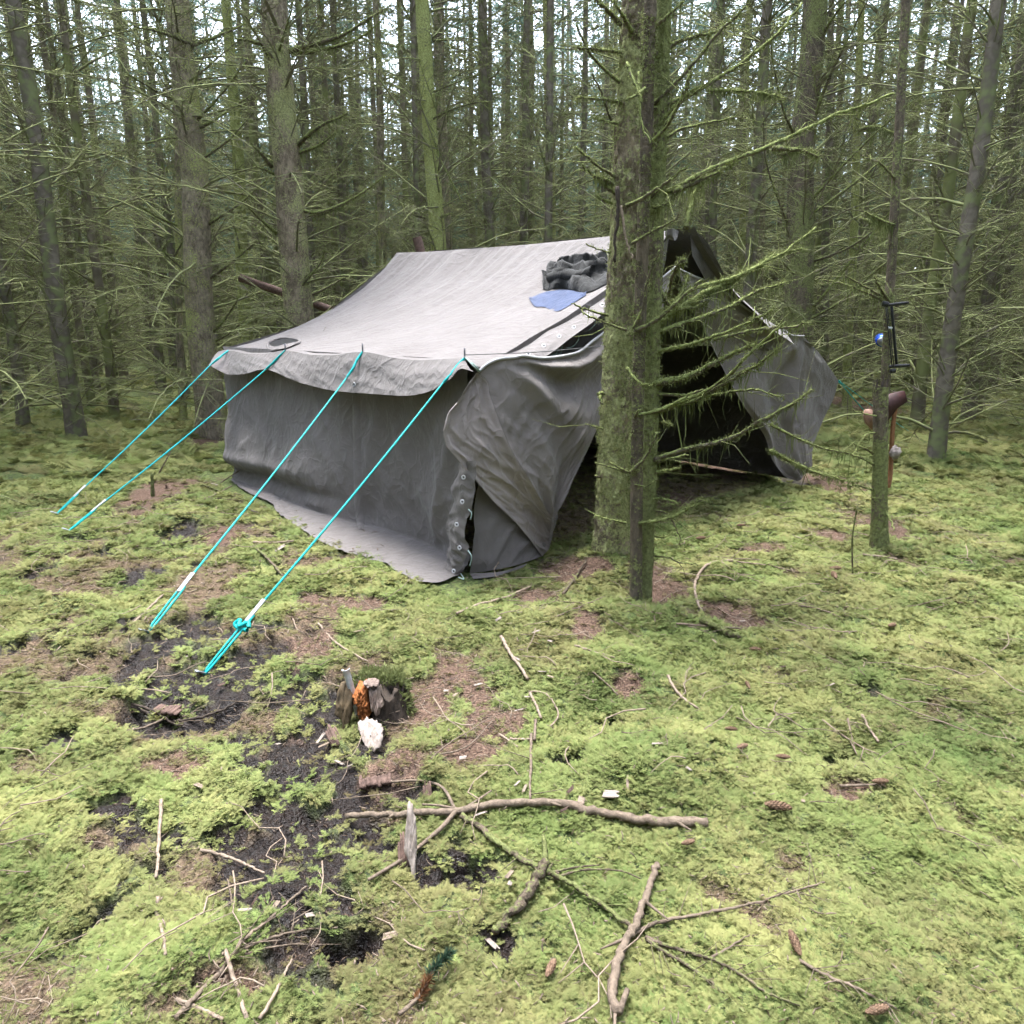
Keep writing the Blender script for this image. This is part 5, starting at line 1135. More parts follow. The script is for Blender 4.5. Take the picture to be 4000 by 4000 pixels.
# --- broken stem with a slim live tree behind it at the edge of the clearing
x0, lx = lean_for(3440, 1500, 3424, 2120, 5.17); z = gz(x0, 5.17)
eK = empty('broken_tree', 'thin broken tree stem with an axe hung behind it', 'tree', (x0, 5.17, z)); me, V = trunk_mesh(0.112, 1.15, 75, M_bark_dark, 18, (lx, 0), 0.25, 0.04, 0.09, taper_h=6.0); link('trunk', me, eK)
r = np.random.default_rng(5); mb = MB()
for j in range(7):
    a = j * 0.9; q = np.array([lx * 1.1 + 0.036 * math.cos(a), 0.036 * math.sin(a), 1.08]); mb.add(*tubes(np.stack([q, q + [0.006 * math.cos(a), 0.006, 0.05], q + [0.01 * math.cos(a), 0.01, r.uniform(0.07, 0.17)]]), np.array([0.013, 0.009, 0.002]), 5))
link('splintered_top', mb.mesh('splintered_top', M_darkbark), eK)
for i, (pts, r0, m, h) in enumerate([(c9((1760,140),(1700,100),(1600,60)), .009, .4, .1), (c9((1760,220),(1640,160),(1480,120),(1330,80)), .009, .4, .1), (c9((1750,410),(1640,380),(1550,380)), .008, .6, .4), (c9((1850,560),(1890,640),(1920,720)), .008, .2, 0),
      ([(3420, 1690), (3380, 1700), (3340, 1760), (3320, 1800)], .006, .3, .1), ([(3425, 1625), (3390, 1620), (3330, 1600)], .006, .1, 0)]):
    px_bough(eK, pts, 5.15, 4.9, r0, r0 * .5, m, h, 400 + i, twigs=4, hl=0.07)
x0, lx = lean_for(3505, 700, 3462, 1560, 6.1); z = gz(x0, 6.1)
eL = empty('spruce_tree', 'slim mossy spruce behind the broken stem, with a black metal bracket fixed to it', 'tree', (x0, 6.1, z)); me, V = trunk_mesh(0.082, 11, 76, M_bark_dark, 16, (lx, 0), 0.2, 0.06, 0.06); link('trunk', me, eL)
for i, (pts, r0, m, h) in enumerate([([(3475, 1180), (3440, 1130), (3415, 1080)], .013, 1, .2), ([(3470, 1190), (3400, 1150), (3300, 1110), (3220, 1095)], .011, .8, .3), ([(3470, 1300), (3410, 1285), (3355, 1255)], .007, .2, 0), ([(3470, 1170), (3380, 1120), (3290, 1070)], .009, .4, .2),
      ([(3490, 880), (3440, 860), (3380, 830)], .014, 1, 1.4), ([(3495, 700), (3440, 640), (3370, 610)], .010, .6, .3)]):
    px_bough(eL, pts, 6.08, 5.8, r0, r0 * .5, m, h, 420 + i, twigs=5, hl=0.1)
placed += [(xA, 4.7), (xB, 4.0), (x0, 6.1)]
c_ = link('crown', CR_ME[2], eL); c_.location = (lx * 5, 0, -0.5)

# --- the rest of the plantation one can still tell apart, then the forest behind as one mass
cand = []
def clear(x, y, dmin):
    return all((x - a) ** 2 + (y - b) ** 2 > dmin * dmin for a, b in placed)
tries = 0; n_mid = 0; mid = []
while n_mid < 105 and tries < 9000:
    tries += 1; a = rng.uniform(-0.78, 0.78); rr = math.sqrt(rng.uniform(8.5 ** 2, 25.5 ** 2)); x, y = rr * math.sin(a), rr * math.cos(a)
    s_, w_ = tent_sw(np.array(x), np.array(y))
    if -1.2 < s_ < 6.3 and -2.6 < w_ < 6.2: continue
    ppx, ppy, dep = proj(np.array([x, y, 0.0])); inph = 480 < ppx[0] < 3520
    if inph and rr < 12.5: continue
    if 480 < ppx[0] < 860 and rr < 17: continue
    if not clear(x, y, 1.55 if rr > 12 else 2.0): continue
    d = rng.uniform(0.15, 0.27)
    mid.append(tree('spruce trunk in the crowd behind the tent', x, y, d, tk=int(rng.integers(0, 5)), br=int(rng.integers(0, 7)), cr=int(rng.integers(0, 4)), group='crowded spruce trunks of the background', bscale=rng.uniform(0.85, 1.25))[0]); n_mid += 1
# each of these is told apart by counting trunks from the nearest trunk with a look of its own
SHORT = ['thick lichen-barked spruce', 'thick mossy spruce with the cut log', 'slender pale green spruce', 'bright green spruce', 'thin dark stem hugging the bright green trunk', 'brown spruce behind the bright green trunk', 'straight dark spruce above the ridge', 'pale spruce under the bright gap',
         'thick dark spruce behind the far flap', 'thin stem on the moss bank', 'thin near-black spruce beside the log trunk', 'near-black spruce in the open gap', 'grey brown spruce above the back slope', 'slim spruce behind the ridge cap', 'slim spruce beyond the ridge cap', 'slim brown spruce by the thick dark trunk',
         'slim spruce outside the thick dark trunk', 'slim spruce crossing the far sky gap']
ORD = ['first', 'second', 'third', 'fourth', 'fifth', 'sixth', 'seventh', 'eighth', 'ninth', 'tenth', 'eleventh', 'twelfth', 'thirteenth', 'fourteenth', 'fifteenth', 'sixteenth', 'seventeenth', 'eighteenth', 'nineteenth', 'twentieth'] + ['%d-th' % k_ for k_ in range(21, 90)]
def xpix(e): return float(proj(np.array([e.location.x, e.location.y, 3.0]))[0][0])
anch = sorted((xpix(TRUNKV[k_][0]), SHORT[k_]) for k_ in range(len(NAMED)))
for side_ in (-1, 1):
    for j_, (ax_, nm_) in enumerate(anch):
        near_ = [e for e in mid if min(range(len(anch)), key=lambda q: abs(anch[q][0] - xpix(e))) == j_ and (xpix(e) - ax_) * side_ > 0]
        for k_, e in enumerate(sorted(near_, key=lambda e: abs(xpix(e) - ax_))):
            e['label'] = '%s background trunk to the %s of the %s' % (ORD[k_], 'right' if side_ > 0 else 'left', nm_)
def forest():
    protos = []
    for i in range(4):
        tm = MB(); v, t, q = None, None, None
        me = TK_ME[i]; co = np.zeros(len(me.vertices) * 3, np.float32); me.vertices.foreach_get('co', co); ix = np.zeros(len(me.polygons) * 4, np.int32); me.loops.foreach_get('vertex_index', ix); tm.add(co.reshape(-1, 3), None, ix.reshape(-1, 4))
        Pf, Rf, Vf, Qf = crown_set(760 + i, 3.6 + 0.5 * i, 15.0, 1.75, 40, 60); cf = MB(); cf.add(Vf, None, Qf); ct_ = MB(); ct_.add(*tubes(Pf, Rf, 3))
        protos.append(two_mat([tm, BR[i], cf, ct_], [M_bark_far, M_twig, M_needle, M_twig], 'forest_tree'))
    col = hidden_collection('forest_source', protos); P = []
    k = 0
    while len(P) < 1300 and k < 16000:
        k += 1
        if rng.uniform() < 0.80: a = rng.uniform(-0.85, 0.85); rr = math.sqrt(rng.uniform(24.5 ** 2, 85 ** 2))
        else: a = rng.uniform(0.85, 2 * math.pi - 0.85); rr = math.sqrt(rng.uniform(7.5 ** 2, 28 ** 2))
        x, y = rr * math.sin(a), rr * math.cos(a)
        if all((x - q[0]) ** 2 + (y - q[1]) ** 2 > 2.6 for q in P): P.append((x, y))
    P = np.array(P); n = len(P); s = rng.uniform(0.85, 1.2, n)
    scatter('background_forest', np.stack([P[:, 0], P[:, 1], height(P[:, 0], P[:, 1])], 1), np.stack([rng.normal(0, .015, n), rng.normal(0, .015, n), rng.uniform(0, 6.28, n)], 1), np.stack([s, s, s * rng.uniform(0.9, 1.2, n)], 1), rng.integers(0, 4, n), col, {}, 'stuff', 'far rows of the spruce plantation reading as one mass', 'forest')
forest()
# ------------------------------------------------------------------ logs behind the tent
def log_obj(name, label, cat, P, r, mat, endmat, group=None):
    P = smooth_line(P, 14); e = empty(name, label, cat, tuple(P[0]), group); V, T, Q = tubes(P, np.full(14, r) * (1 + 0.05 * rng.normal(size=14)), 16, False, 0.03)
    me = mesh_from('bark', V, None, Q); me.materials.append(mat); part_of(e, 'bark', me)
    for ring, nm in ((V[:16], 'cut_end'), (V[-16:], 'cut_end')):
        c_ = ring.mean(0); W = np.vstack([c_[None], ring]); me = mesh_from(nm, W, [(0, i + 1, (i + 1) % 16 + 1) for i in range(16)], None, False); me.materials.append(endmat); part_of(e, nm, me)
    return e
log_obj('cut_log', 'reddish cut log propped level behind the thick mossy spruce', 'log', [DY(938, 1086, 10.45), DY(1100, 1142, 10.4), DY(1340, 1228, 10.35)], 0.052, M_redbark, M_pale)
log_obj('cut_pole', 'sawn end of a log pole poking up behind the ridge', 'log', [DY(1628, 928, 9.75), DY(1640, 970, 9.75), DY(1655, 1060, 9.75), DY(1690, 1500, 9.8)], 0.058, M_redbark, M_pale)

# ------------------------------------------------------------------ sticks and branches on the ground (photo pixels)
def stick(label, px, r0, r1, mat=M_stick, lift=0.012, name='fallen_stick', cat='stick', twigs=0, seed=0, arch=0.0, group=None, sides=8, moss=0.0, sub=None):
    W = []; n = len(px)
    for i, q in enumerate(px):
        t = i / max(1, n - 1); W.append(GP(*q, lift + arch * math.sin(math.pi * t)))
    r = np.random.default_rng(seed + 900); P = smooth_line(np.array(W), max(10, n * 6)); m = len(P); P = P + r.normal(0, r0 * 0.22, P.shape)
    mb = MB(); R = np.linspace(r0, r1, m) * (1 + 0.07 * r.normal(size=m)); V, T, Q = tubes(P, R, sides, True, 0.05); mb.add(V, T, Q)
    for j in range(twigs):
        a = r.integers(1, m - 1); d = P[a] - P[a - 1]; d /= np.linalg.norm(d) + 1e-9; sd = np.array([-d[1], d[0], 0]); v = d * r.uniform(0.2, 0.9) + sd * r.choice([-1, 1]) * r.uniform(0.4, 1) + np.array([0, 0, r.uniform(-0.05, 0.45)]); ln = r.uniform(0.03, 0.16)
        mb.add(*tubes(np.stack([P[a], P[a] + v * ln * 0.5, P[a] + v * ln]), np.array([1, 0.7, 0.35]) * max(0.0013, r1 * 0.45), 5, True))
    o = link(name, mb.mesh(name, mat))
    c0 = Vector(P[0]); o.data.transform(Matrix.Translation(-c0)); o.location = c0
    tag(o, label, cat, group or 'sticks and branches lying on the ground')
    parts = []
    for k_, (spx, sr0, sr1) in enumerate(sub or []):
        W = [GP(*q, lift) for q in spx]; W[0] = P[np.argmin(np.linalg.norm(P - W[0], axis=1))]; PP = smooth_line(np.array(W), 14); v, t, q = tubes(PP - np.array(c0), np.linspace(sr0, sr1, 14), 6, True, 0.04); me = mesh_from('side_branch', v, t, q); me.materials.append(mat); link('side_branch', me, o)
    if moss:
        mm = MB(); ax = np.repeat(P, sides, 0); Dn = V - ax; Dn /= np.linalg.norm(Dn, axis=1)[:, None] + 1e-9; L = np.linalg.norm(np.diff(P, axis=0), axis=1).sum(); keep = V[:, 2] > ax[:, 2] - r0 * 0.3
        mm.add(*fuzz_on(V[keep], Dn[keep], r, int(L * 1500 * moss), 0.012, 0.005)); me = mm.mesh('moss_coat', M_hang, False); me.transform(Matrix.Translation(-c0)); link('moss_coat', me, o)
    return o
def f(*L): return [(a * 1.0, b * 1.0) for a, b in L]
stick('long crooked branch lying level across the foreground moss', f((1356,3209),(1600,3200),(1790,3190),(1910,3168),(2050,3157),(2190,3160),(2280,3184),(2381,3202),(2567,3232),(2764,3236)), .0095, .0155, M_stick, .022, name='fallen_branch', cat='branch', twigs=4, seed=1,
      sub=[(f((1790,3190),(1720,3262),(1640,3330),(1560,3390),(1440,3462)), .0085, .005), (f((1785,3185),(1740,3110),(1690,3080),(1620,3070),(1530,3076)), .006, .004), (f((1800,3195),(1720,3170),(1650,3165)), .005, .003)])
stick('mossy forked branch running down from the long crooked branch', f((1800,3210),(1860,3245),(1924,3300),(1997,3357),(2085,3409),(2160,3442),(2310,3530),(2400,3600),(2470,3650)), .010, .006, M_ground_branch, .024, name='fallen_branch', cat='branch', twigs=8, seed=2,
      sub=[(f((2160,3440),(2250,3415),(2340,3405)), .004, .002), (f((2165,3442),(2280,3425),(2420,3428),(2500,3460)), .004, .002)])
stick('thick mossy broken branch slanting into the soil hollow', f((2128,3400),(2085,3490),(2025,3570),(1965,3640),(1930,3675)), .015, .012, M_ground_branch, .03, name='fallen_branch', cat='branch', seed=3, moss=.08, sub=[(f((2130,3405),(2128,3350),(2122,3295)), .009, .006)])
stick('stout forked stick with a snapped pale tip standing up from the bottom edge', f((2566,3408),(2540,3480),(2502,3590),(2480,3655),(2425,3750),(2400,3850),(2388,3930),(2415,3996)), .009, .0125, M_stick, .03, name='fallen_branch', cat='branch', seed=4, twigs=3, sub=[(f((2420,3985),(2440,3930),(2448,3905)), .008, .007)])
thin = [
 ('thin bare branch with side twigs fanning out from the stout forked stick', f((2480,3668),(2560,3622),(2700,3596),(2850,3566),(2950,3545),(3060,3510),(3220,3462)), .006, .003, M_stick, 14),
 ('mossy thin branch running out below the fanning one', f((2520,3680),(2620,3718),(2790,3770),(2900,3830),(3000,3900),(3120,3950)), .006, .003, M_ground_branch, 12),
 ('thin mossy branch reaching the bottom edge beside the forked stick', f((2525,3688),(2600,3740),(2690,3795),(2790,3870),(2910,3975)), .0065, .004, M_ground_branch, 10),
 ('short twig linking the two mossy thin branches', f((2780,3758),(2850,3715),(2930,3668)), .004, .002, M_stick, 2),
 ('reddish thin branch beside the cone near the bottom corner', f((3120,3772),(3250,3842),(3330,3872),(3500,3960)), .0055, .0035, M_stick, 10),
 ('pale upright-lying stick along the left edge', f((632,3140),(622,3310),(612,3445)), .007, .006, M_palestick, 0),
 ('grey crooked stick just below the pale one at the left edge', f((618,3520),(617,3590),(640,3670),(648,3748)), .006, .005, M_palestick, 2),
 ('long grey stick slanting up through the bottom corner thicket', f((690,3996),(790,3890),(870,3805),(950,3700),(1040,3620),(1120,3550),(1200,3480)), .0075, .004, M_stick, 8),
 ('pale bristly stick crossing the long grey one', f((860,3600),(890,3750),(920,3860),(965,4000)), .006, .0065, M_palestick, 4),
 ('pale straight stick leaning towards the spruce sprig', f((1015,4000),(1080,3895),(1140,3770)), .0055, .0035, M_palestick, 0),
 ('pale stick lying flat in the bottom corner', f((690,3920),(760,3950),(875,4000)), .0055, .005, M_palestick, 0),
 ('arched brown twig over the wet black soil', f((955,3722),(1060,3680),(1200,3648),(1320,3640)), .0045, .003, M_stick, 4),
 ('second arched brown twig below the first', f((960,3745),(1060,3718),(1190,3700)), .004, .002, M_stick, 4),
 ('dark wiry twig sticking up from the wet soil', f((945,3720),(920,3620),(905,3520),(890,3450)), .004, .0025, M_stick, 3),
 ('pale curved stick on the black soil bank', f((785,3335),(850,3350),(920,3375),(980,3400),(1035,3428)), .0065, .004, M_palestick, 0),
 ('pale brown stick bending down the middle of the moss', f((1958,2500),(1995,2570),(2035,2620),(2060,2668)), .010, .009, M_palestick, 0),
 ('short pale stick in line below the bending one', f((2070,2722),(2095,2770),(2113,2820)), .008, .006, M_palestick, 0),
 ('short brown stick end to end with the pale ones', f((2092,2825),(2090,2865),(2088,2905)), .007, .007, M_stick, 0),
 ('straight brown stick pointing at the long crooked branch', f((2075,2880),(2073,3000),(2070,3140)), .007, .0055, M_stick, 2),
 ('pale twig bent like a hook in the bright moss', f((2066,2710),(2130,2720),(2168,2768),(2180,2808),(2150,2852)), .0045, .004, M_palestick, 0),
 ('pale peeled stick lying on a twig cluster', f((1950,2880),(1985,2905),(2020,2930)), .006, .005, M_palestick, 0),
 ('short pale stick meeting the straight brown one', f((1990,2898),(2030,2902),(2072,2900)), .006, .006, M_palestick, 0),
 ('thin grey twig slanting to the twig cluster', f((1720,2960),(1830,2925),(1935,2812)), .004, .0025, M_stick, 2),
 ('thick pale brown stick in front of the tent corner', f((1785,2408),(1870,2372),(1960,2350),(2070,2302)), .010, .008, M_palestick, 0),
 ('white peeled stick on the bright moss slope', f((2608,2652),(2640,2710),(2690,2758),(2726,2780)), .008, .006, M_palestick, 0),
 ('thin grey stick in the moss above the dark hollow', f((2315,2636),(2370,2682),(2412,2727)), .005, .004, M_stick, 0),
 ('curved pale branch arching below the tent opening', f((2860,2200),(2790,2206),(2745,2232),(2718,2275),(2715,2325),(2730,2380),(2746,2402)), .012, .009, M_palestick, 2),
 ('pale split branch lying over the curved one', f((2785,2180),(2870,2200),(2990,2215)), .007, .005, M_palestick, 2),
 ('dark thin branch trailing off the split one', f((3000,2213),(3100,2240),(3200,2250)), .006, .004, M_stick, 3),
 ('reddish straight stick lying level in front of the stems', f((2640,2446),(2800,2460),(2950,2470),(3125,2476)), .007, .005, M_stick, 3),
 ('grey forked stick on the far moss slope', f((3120,2375),(3200,2390),(3290,2425)), .007, .004, M_stick, 4),
 ('pale stick at the foot of the broken stem', f((3370,2176),(3430,2182),(3500,2192)), .009, .008, M_palestick, 0),
 ('white forked stick near the dark hollow at the edge', f((3366,2806),(3400,2870),(3432,2912)), .007, .006, M_palestick, 1),
 ('thin stick leaning beside the white forked one', f((3310,2820),(3325,2890),(3342,2955)), .005, .004, M_stick, 1),
 ('red brown stick lying over a cone at the edge', f((3280,3086),(3360,3082),(3455,3078)), .006, .005, M_stick, 0),
 ('pale curved twig near the stump', f((1245,2445),(1300,2510),(1350,2545),(1437,2596)), .007, .005, M_palestick, 0),
 ('brown twig lying above the curved pale one', f((1200,2415),(1320,2432),(1450,2446)), .005, .004, M_ground_branch, 1),
 ('small bent twig beside the litter patch', f((1145,2425),(1165,2470),(1220,2490)), .004, .003, M_palestick, 0),
 ('pale straight stick crossing under the second guy rope', f((508,2458),(575,2395),(637,2334)), .009, .008, M_palestick, 0),
 ('long mossy branch in the brushwood beside the guy ropes', f((560,2152),(707,2130),(780,2108),(850,2078)), .010, .006, M_ground_branch, 5),
 ('brown branch sweeping across the brushwood pit', f((500,2760),(588,2807),(655,2830),(760,2823),(862,2792),(950,2745)), .010, .006, M_darkbark, 5),
 ('dark branch crossing the sweeping brown one', f((500,2755),(600,2790),(680,2840),(715,2845)), .007, .005, M_darkbark, 2),
 ('grey root-like branch at the edge of the brushwood pit', f((500,2870),(580,2850),(680,2800),(760,2760)), .007, .004, M_stick, 3),
 ('looping grey twigs above the brushwood pit', f((500,2660),(580,2655),(680,2648),(760,2610),(820,2590)), .005, .003, M_stick, 4),
 ('pale stick pointing out of the brushwood at the tent wall', f((800,1958),(860,1930),(905,1905)), .010, .007, M_stick, 1),
 ('brown branch lying beside the mud flap', f((720,1910),(800,1905),(880,1935),(960,1960)), .012, .006, M_ground_branch, 4),
 ('thin branch lying across the brushwood', f((640,1940),(740,1960),(850,1955),(960,1965)), .010, .006, M_ground_branch, 4),
 ('mossy branch lying below the mud flap', f((950,2120),(1010,2160),(1080,2230),(1130,2300)), .014, .010, M_ground_branch, 3),
 ('pale brown slab of bark lying below the mud flap', f((990,2128),(1080,2130),(1150,2122)), .012, .008, M_palestick, 0),
 ('short mossy branch lump in front of the needle patch', f((2740,2440),(2790,2465),(2840,2490),(2890,2505)), .022, .018, M_ground_branch, 0),
 ('thin pale twig by the reddish needle patch', f((2245,2532),(2330,2560),(2400,2580)), .006, .004, M_palestick, 2),
 ('grey twig above the reddish needle patch', f((2170,2420),(2240,2390),(2360,2340)), .006, .004, M_stick, 2),
 ('mossy twig bending away from the foot of the stems', f((2200,2330),(2260,2250),(2290,2200)), .012, .008, M_ground_branch, 0),
 ('brown stick at the foot of the thin stem', f((2550,2400),(2580,2360),(2620,2330),(2680,2310)), .006, .004, M_stick, 2),
]
for i, (lab, px, r0, r1, mat, tw) in enumerate(thin):
    stick(lab, px, r0 * .85, r1 * .8, mat, .010 + r0 * .8, seed=20 + i, twigs=tw, name='fallen_stick', moss=0.6 if 'lump' in lab else 0)
def free_stick(label, W, r0, r1, mat, seed, name='upright_twig', twigs=2):
    r = np.random.default_rng(seed); P = smooth_line(np.array(W), 12); mb = MB(); mb.add(*tubes(P, np.linspace(r0, r1, 12), 7, True, 0.05))
    for j in range(twigs):
        a = r.integers(2, 11); v = r.normal(0, 1, 3); v /= np.linalg.norm(v); ln = r.uniform(.03, .09); mb.add(*tubes(np.stack([P[a], P[a] + v * ln * .5, P[a] + v * ln]), np.array([.0022, .0018, .001]), 4, True))
    mb_me = mb.mesh(name, mat); c0 = Vector(P[0]); mb_me.transform(Matrix.Translation(-c0)); tag(link(name, mb_me, None, c0), label, 'stick', 'sticks and branches lying on the ground')
def up(base, top): b = GP(*base, -0.02); return [b, (b + DY(*top, b[1])) / 2, DY(*top, b[1])]
free_stick('dark twig leaning up in the brushwood under the third guy rope', up((609, 1862), (666, 1767)), .010, .006, M_stick, 1)
free_stick('short dead stub standing in the brushwood', up((596, 1938), (594, 1848)), .020, .014, M_ground_branch, 2, twigs=0)
free_stick('bare stick slanting up against the foot of the wall', up((850, 1885), (966, 1818)), .007, .004, M_stick, 3)
free_stick('thin dry stalk standing by the mossy hollow', up((3345, 2010), (3350, 1965)), .006, .004, M_ground_branch, 4)
free_stick('tall mossy stalk in front of the broken stem', [GP(3330, 2240, 0), DY(3330, 2100, GP(3330, 2240)[1]), DY(3350, 1970, GP(3330, 2240)[1])], .006, .004, M_ground_branch, 5, twigs=4)
free_stick('thin grey rod standing beyond the far front corner', [GP(3311, 1650, 0), DY(3311, 1600, GP(3311, 1650)[1]), DY(3312, 1545, GP(3311, 1650)[1])], .009, .006, M_stick, 6, twigs=0)

# ------------------------------------------------------------------ splintered wood
def shards(c, ux, uy, uz, n, size, jag, seed, taper=0.0):
    """a chunk of split wood: n long fibres side by side (ux width, uy depth, uz length), ragged ends"""
    r = np.random.default_rng(seed); w, d, l = size; V = []; Q = []; T = []; edges = np.concatenate([[0], np.cumsum(r.uniform(0.4, 1.6, n))]); edges = edges / edges[-1]
    for i in range(n):
        x0 = -w / 2 + w * edges[i]; x1 = -w / 2 + w * edges[i + 1] + w * 0.02; dz = d * r.uniform(0.6, 1.0); yo = r.normal(0, d * 0.12); a = -l / 2 - jag * l * r.uniform(-0.3, 0.6); b = l / 2 + jag * l * r.uniform(-0.9, 0.5) - 0.35 * l * jag * (2 * (edges[i] - 0.5)) ** 2
        k = len(V); tp = 1 - taper * r.uniform(0.3, 1)
        for zz, s_ in ((a, 1.0), (a * 0.3, 1.0), (b * 0.5, 1.0), (b, 0.55)):
            xm = (x0 + x1) / 2
            for sx_, sy_ in ((-1, -1), (1, -1), (1, 1), (-1, 1)):
                hw = (x1 - x0) / 2 * (s_ if zz > 0 else 1) * (tp if zz < 0 else 1); V.append(c + ux * (xm * (tp if zz < 0 else 1) + sx_ * hw) + uy * (yo + sy_ * dz / 2 * (s_ if zz == b else 1)) + uz * zz)
        for h_ in range(3):
            for e_ in range(4):
                A_ = k + h_ * 4 + e_; B_ = k + h_ * 4 + (e_ + 1) % 4; Q.append((A_, B_, B_ + 4, A_ + 4))
        Q.append((k + 3, k + 2, k + 1, k)); Q.append((k + 12, k + 13, k + 14, k + 15))
    return np.array(V), None, np.array(Q)
def wood_piece(name, label, cat, c, ux, uz, n, size, jag, seed, mat, parent=None, group=None, taper=0.0):
    ux = np.asarray(ux, float); ux /= np.linalg.norm(ux); uz = np.asarray(uz, float); uz -= ux * (uz @ ux); uz /= np.linalg.norm(uz); uy = np.cross(uz, ux)
    V, T, Q = shards(np.zeros(3), ux, uy, uz, n, size, jag, seed, taper); me = mesh_from(name, V, T, Q, False); me.materials.append(mat); o = link(name, me)
    if parent is not None: o.parent = parent; o.location = Vector(c) - parent.location
    else: o.location = c; tag(o, label, cat, group)
    return o
st_c = GP(1420, 2835); stump = empty('tree_stump', 'rotten split tree stump with orange heartwood at the edge of the mud', 'stump', tuple(st_c))
th = np.linspace(0, 2 * np.pi, 40, endpoint=False); zz = np.linspace(-0.03, 0.15, 16); TH, ZZ = np.meshgrid(th, zz, indexing='ij')
cx, cy_ = st_c[0] + 0.05, st_c[1] + 0.145
Rr = 0.092 * (1 + 0.35 * np.exp(-(ZZ + 0.03) / 0.06)) * (1 + 0.28 * fbm(np.cos(TH) * 2.5, np.sin(TH) * 2.5, ZZ * 4, 4) + 0.14 * ridged(np.cos(TH) * 6, np.sin(TH) * 6, ZZ * 3, 2)) * np.where(ZZ > 0.13, 0.75, 1)
top_h = 0.13 + 0.09 * fbm(np.cos(TH) * 3, np.sin(TH) * 3, 2.0, 3) - 0.05 * np.maximum(0, np.cos(TH + 0.3)); zc = np.minimum(ZZ, top_h)
body = np.stack([cx + Rr * np.cos(TH), cy_ + Rr * np.sin(TH), st_c[2] + zc], -1); i = np.arange(40 * 16).reshape(40, 16); Qs = np.stack([i[:, :-1], np.roll(i, -1, 0)[:, :-1], np.roll(i, -1, 0)[:, 1:], i[:, 1:]], -1).reshape(-1, 4)
V = np.vstack([body.reshape(-1, 3), [[cx, cy_, st_c[2] + 0.12]]]); Tq = [(int(i[k_, -1]), int(i[(k_ + 1) % 40, -1]), 640) for k_ in range(40)]
me = mesh_from('bark', V, Tq, Qs); me.materials.append(M_darkbark); part_of(stump, 'bark', me)
_r = np.random.default_rng(77); _d = body - np.array([cx, cy_, 0]); _d[..., 2] = 0.06; _sel = (np.sin(TH) > -0.35) & (zc > -0.02); _mm = MB(); _top = np.stack([cx + _r.uniform(-.09, .09, 900), cy_ + _r.uniform(-.03, .09, 900), st_c[2] + 0.125 + _r.uniform(-.01, .02, 900)], 1)
_mm.add(*fuzz_on(body[_sel], _d[_sel] / 0.1, _r, 2600, 0.02, 0.007)); _mm.add(*fuzz_on(_top, np.tile([0, 0, 1.0], (900, 1)), _r, 1800, 0.022, 0.007)); part_of(stump, 'moss_coat', _mm.mesh('moss_coat', M_hang, False))
def sp(px, py, dy=0.0): q = DY(px, py, st_c[1] + dy); return q
def ragged(outline, y0, lean, thick, seed, mat, rough=0.006, fib=0.0):
    """broken piece of wood: traced ragged outline at its own depth, leaning, with a lumpy fibrous face and real thickness"""
    r = np.random.default_rng(seed); q = np.array(outline, float); q = np.vstack([q, q[:1]]); L = np.concatenate([[0], np.cumsum(np.linalg.norm(np.diff(q, axis=0), axis=1))]); s = np.linspace(0, L[-1], 96, endpoint=False)
    q = np.stack([np.interp(s, L, q[:, 0]), np.interp(s, L, q[:, 1])], 1) + r.normal(0, 0.9, (96, 2)); c = q.mean(0); yb = q[:, 1].max(); rings = np.linspace(1, 0.06, 10); V = []
    for side_ in (0, 1):
        for k_ in rings:
            w = c + (q - c) * k_
            for p_ in w:
                X = DY(p_[0], p_[1], y0 + lean * (yb - p_[1]) * 0.001); b_ = (1 - k_ ** 3)
                h_ = rough * (1.6 * ridged(np.array(X[0] * 90), np.array(X[2] * (12 if fib else 60)), seed, 2) + 1.2 * fbm(np.array(X[0] * 40), np.array(X[2] * (10 if fib else 40)), seed, 3)) * min(1, b_ * 3)
                X[1] += (-(thick * 0.5 * b_ ** 0.5) - h_) if side_ == 0 else (thick * (0.5 + 0.5 * b_)); V.append(X)
    i = np.arange(2 * 10 * 96).reshape(2, 10, 96); Q = []
    for sd_ in (0, 1):
        a_ = i[sd_, :-1]; b_ = np.roll(i[sd_], -1, 1)[:-1]; cc = np.roll(i[sd_], -1, 1)[1:]; d_ = i[sd_, 1:]; f_ = np.stack([a_, b_, cc, d_], -1).reshape(-1, 4); Q.append(f_ if sd_ else f_[:, ::-1])
    a_, b_ = i[0, 0], i[1, 0]; Q.append(np.stack([a_, np.roll(a_, -1), np.roll(b_, -1), b_], -1)); me = mesh_from('piece', np.array(V), None, np.concatenate(Q)); me.materials.append(mat); return me
SY = st_c[1]
part_of(stump, 'weathered_slab', ragged([(1318, 2700), (1330, 2672), (1345, 2668), (1352, 2690), (1366, 2688), (1380, 2722), (1374, 2790), (1366, 2822), (1362, 2862), (1350, 2850), (1342, 2862), (1336, 2812), (1322, 2800), (1308, 2792), (1312, 2748)], SY - 0.02, 0.35, 0.035, 1, M_stumpwood, 0.005, 1))
part_of(stump, 'rotten_heartwood', ragged([(1376, 2712), (1392, 2690), (1400, 2668), (1416, 2676), (1428, 2660), (1442, 2682), (1440, 2720), (1448, 2760), (1446, 2795), (1432, 2806), (1420, 2775), (1400, 2762), (1392, 2738), (1380, 2740)], SY + 0.01, 0.35, 0.05, 2, M_rot, 0.014))
part_of(stump, 'pale_split_face', ragged([(1440, 2692), (1452, 2682), (1462, 2690), (1476, 2678), (1482, 2702), (1484, 2722), (1493, 2742), (1498, 2758), (1486, 2770), (1480, 2792), (1470, 2796), (1462, 2782), (1450, 2776), (1446, 2740)], SY - 0.005, 0.4, 0.04, 3, M_pink, 0.006, 1))
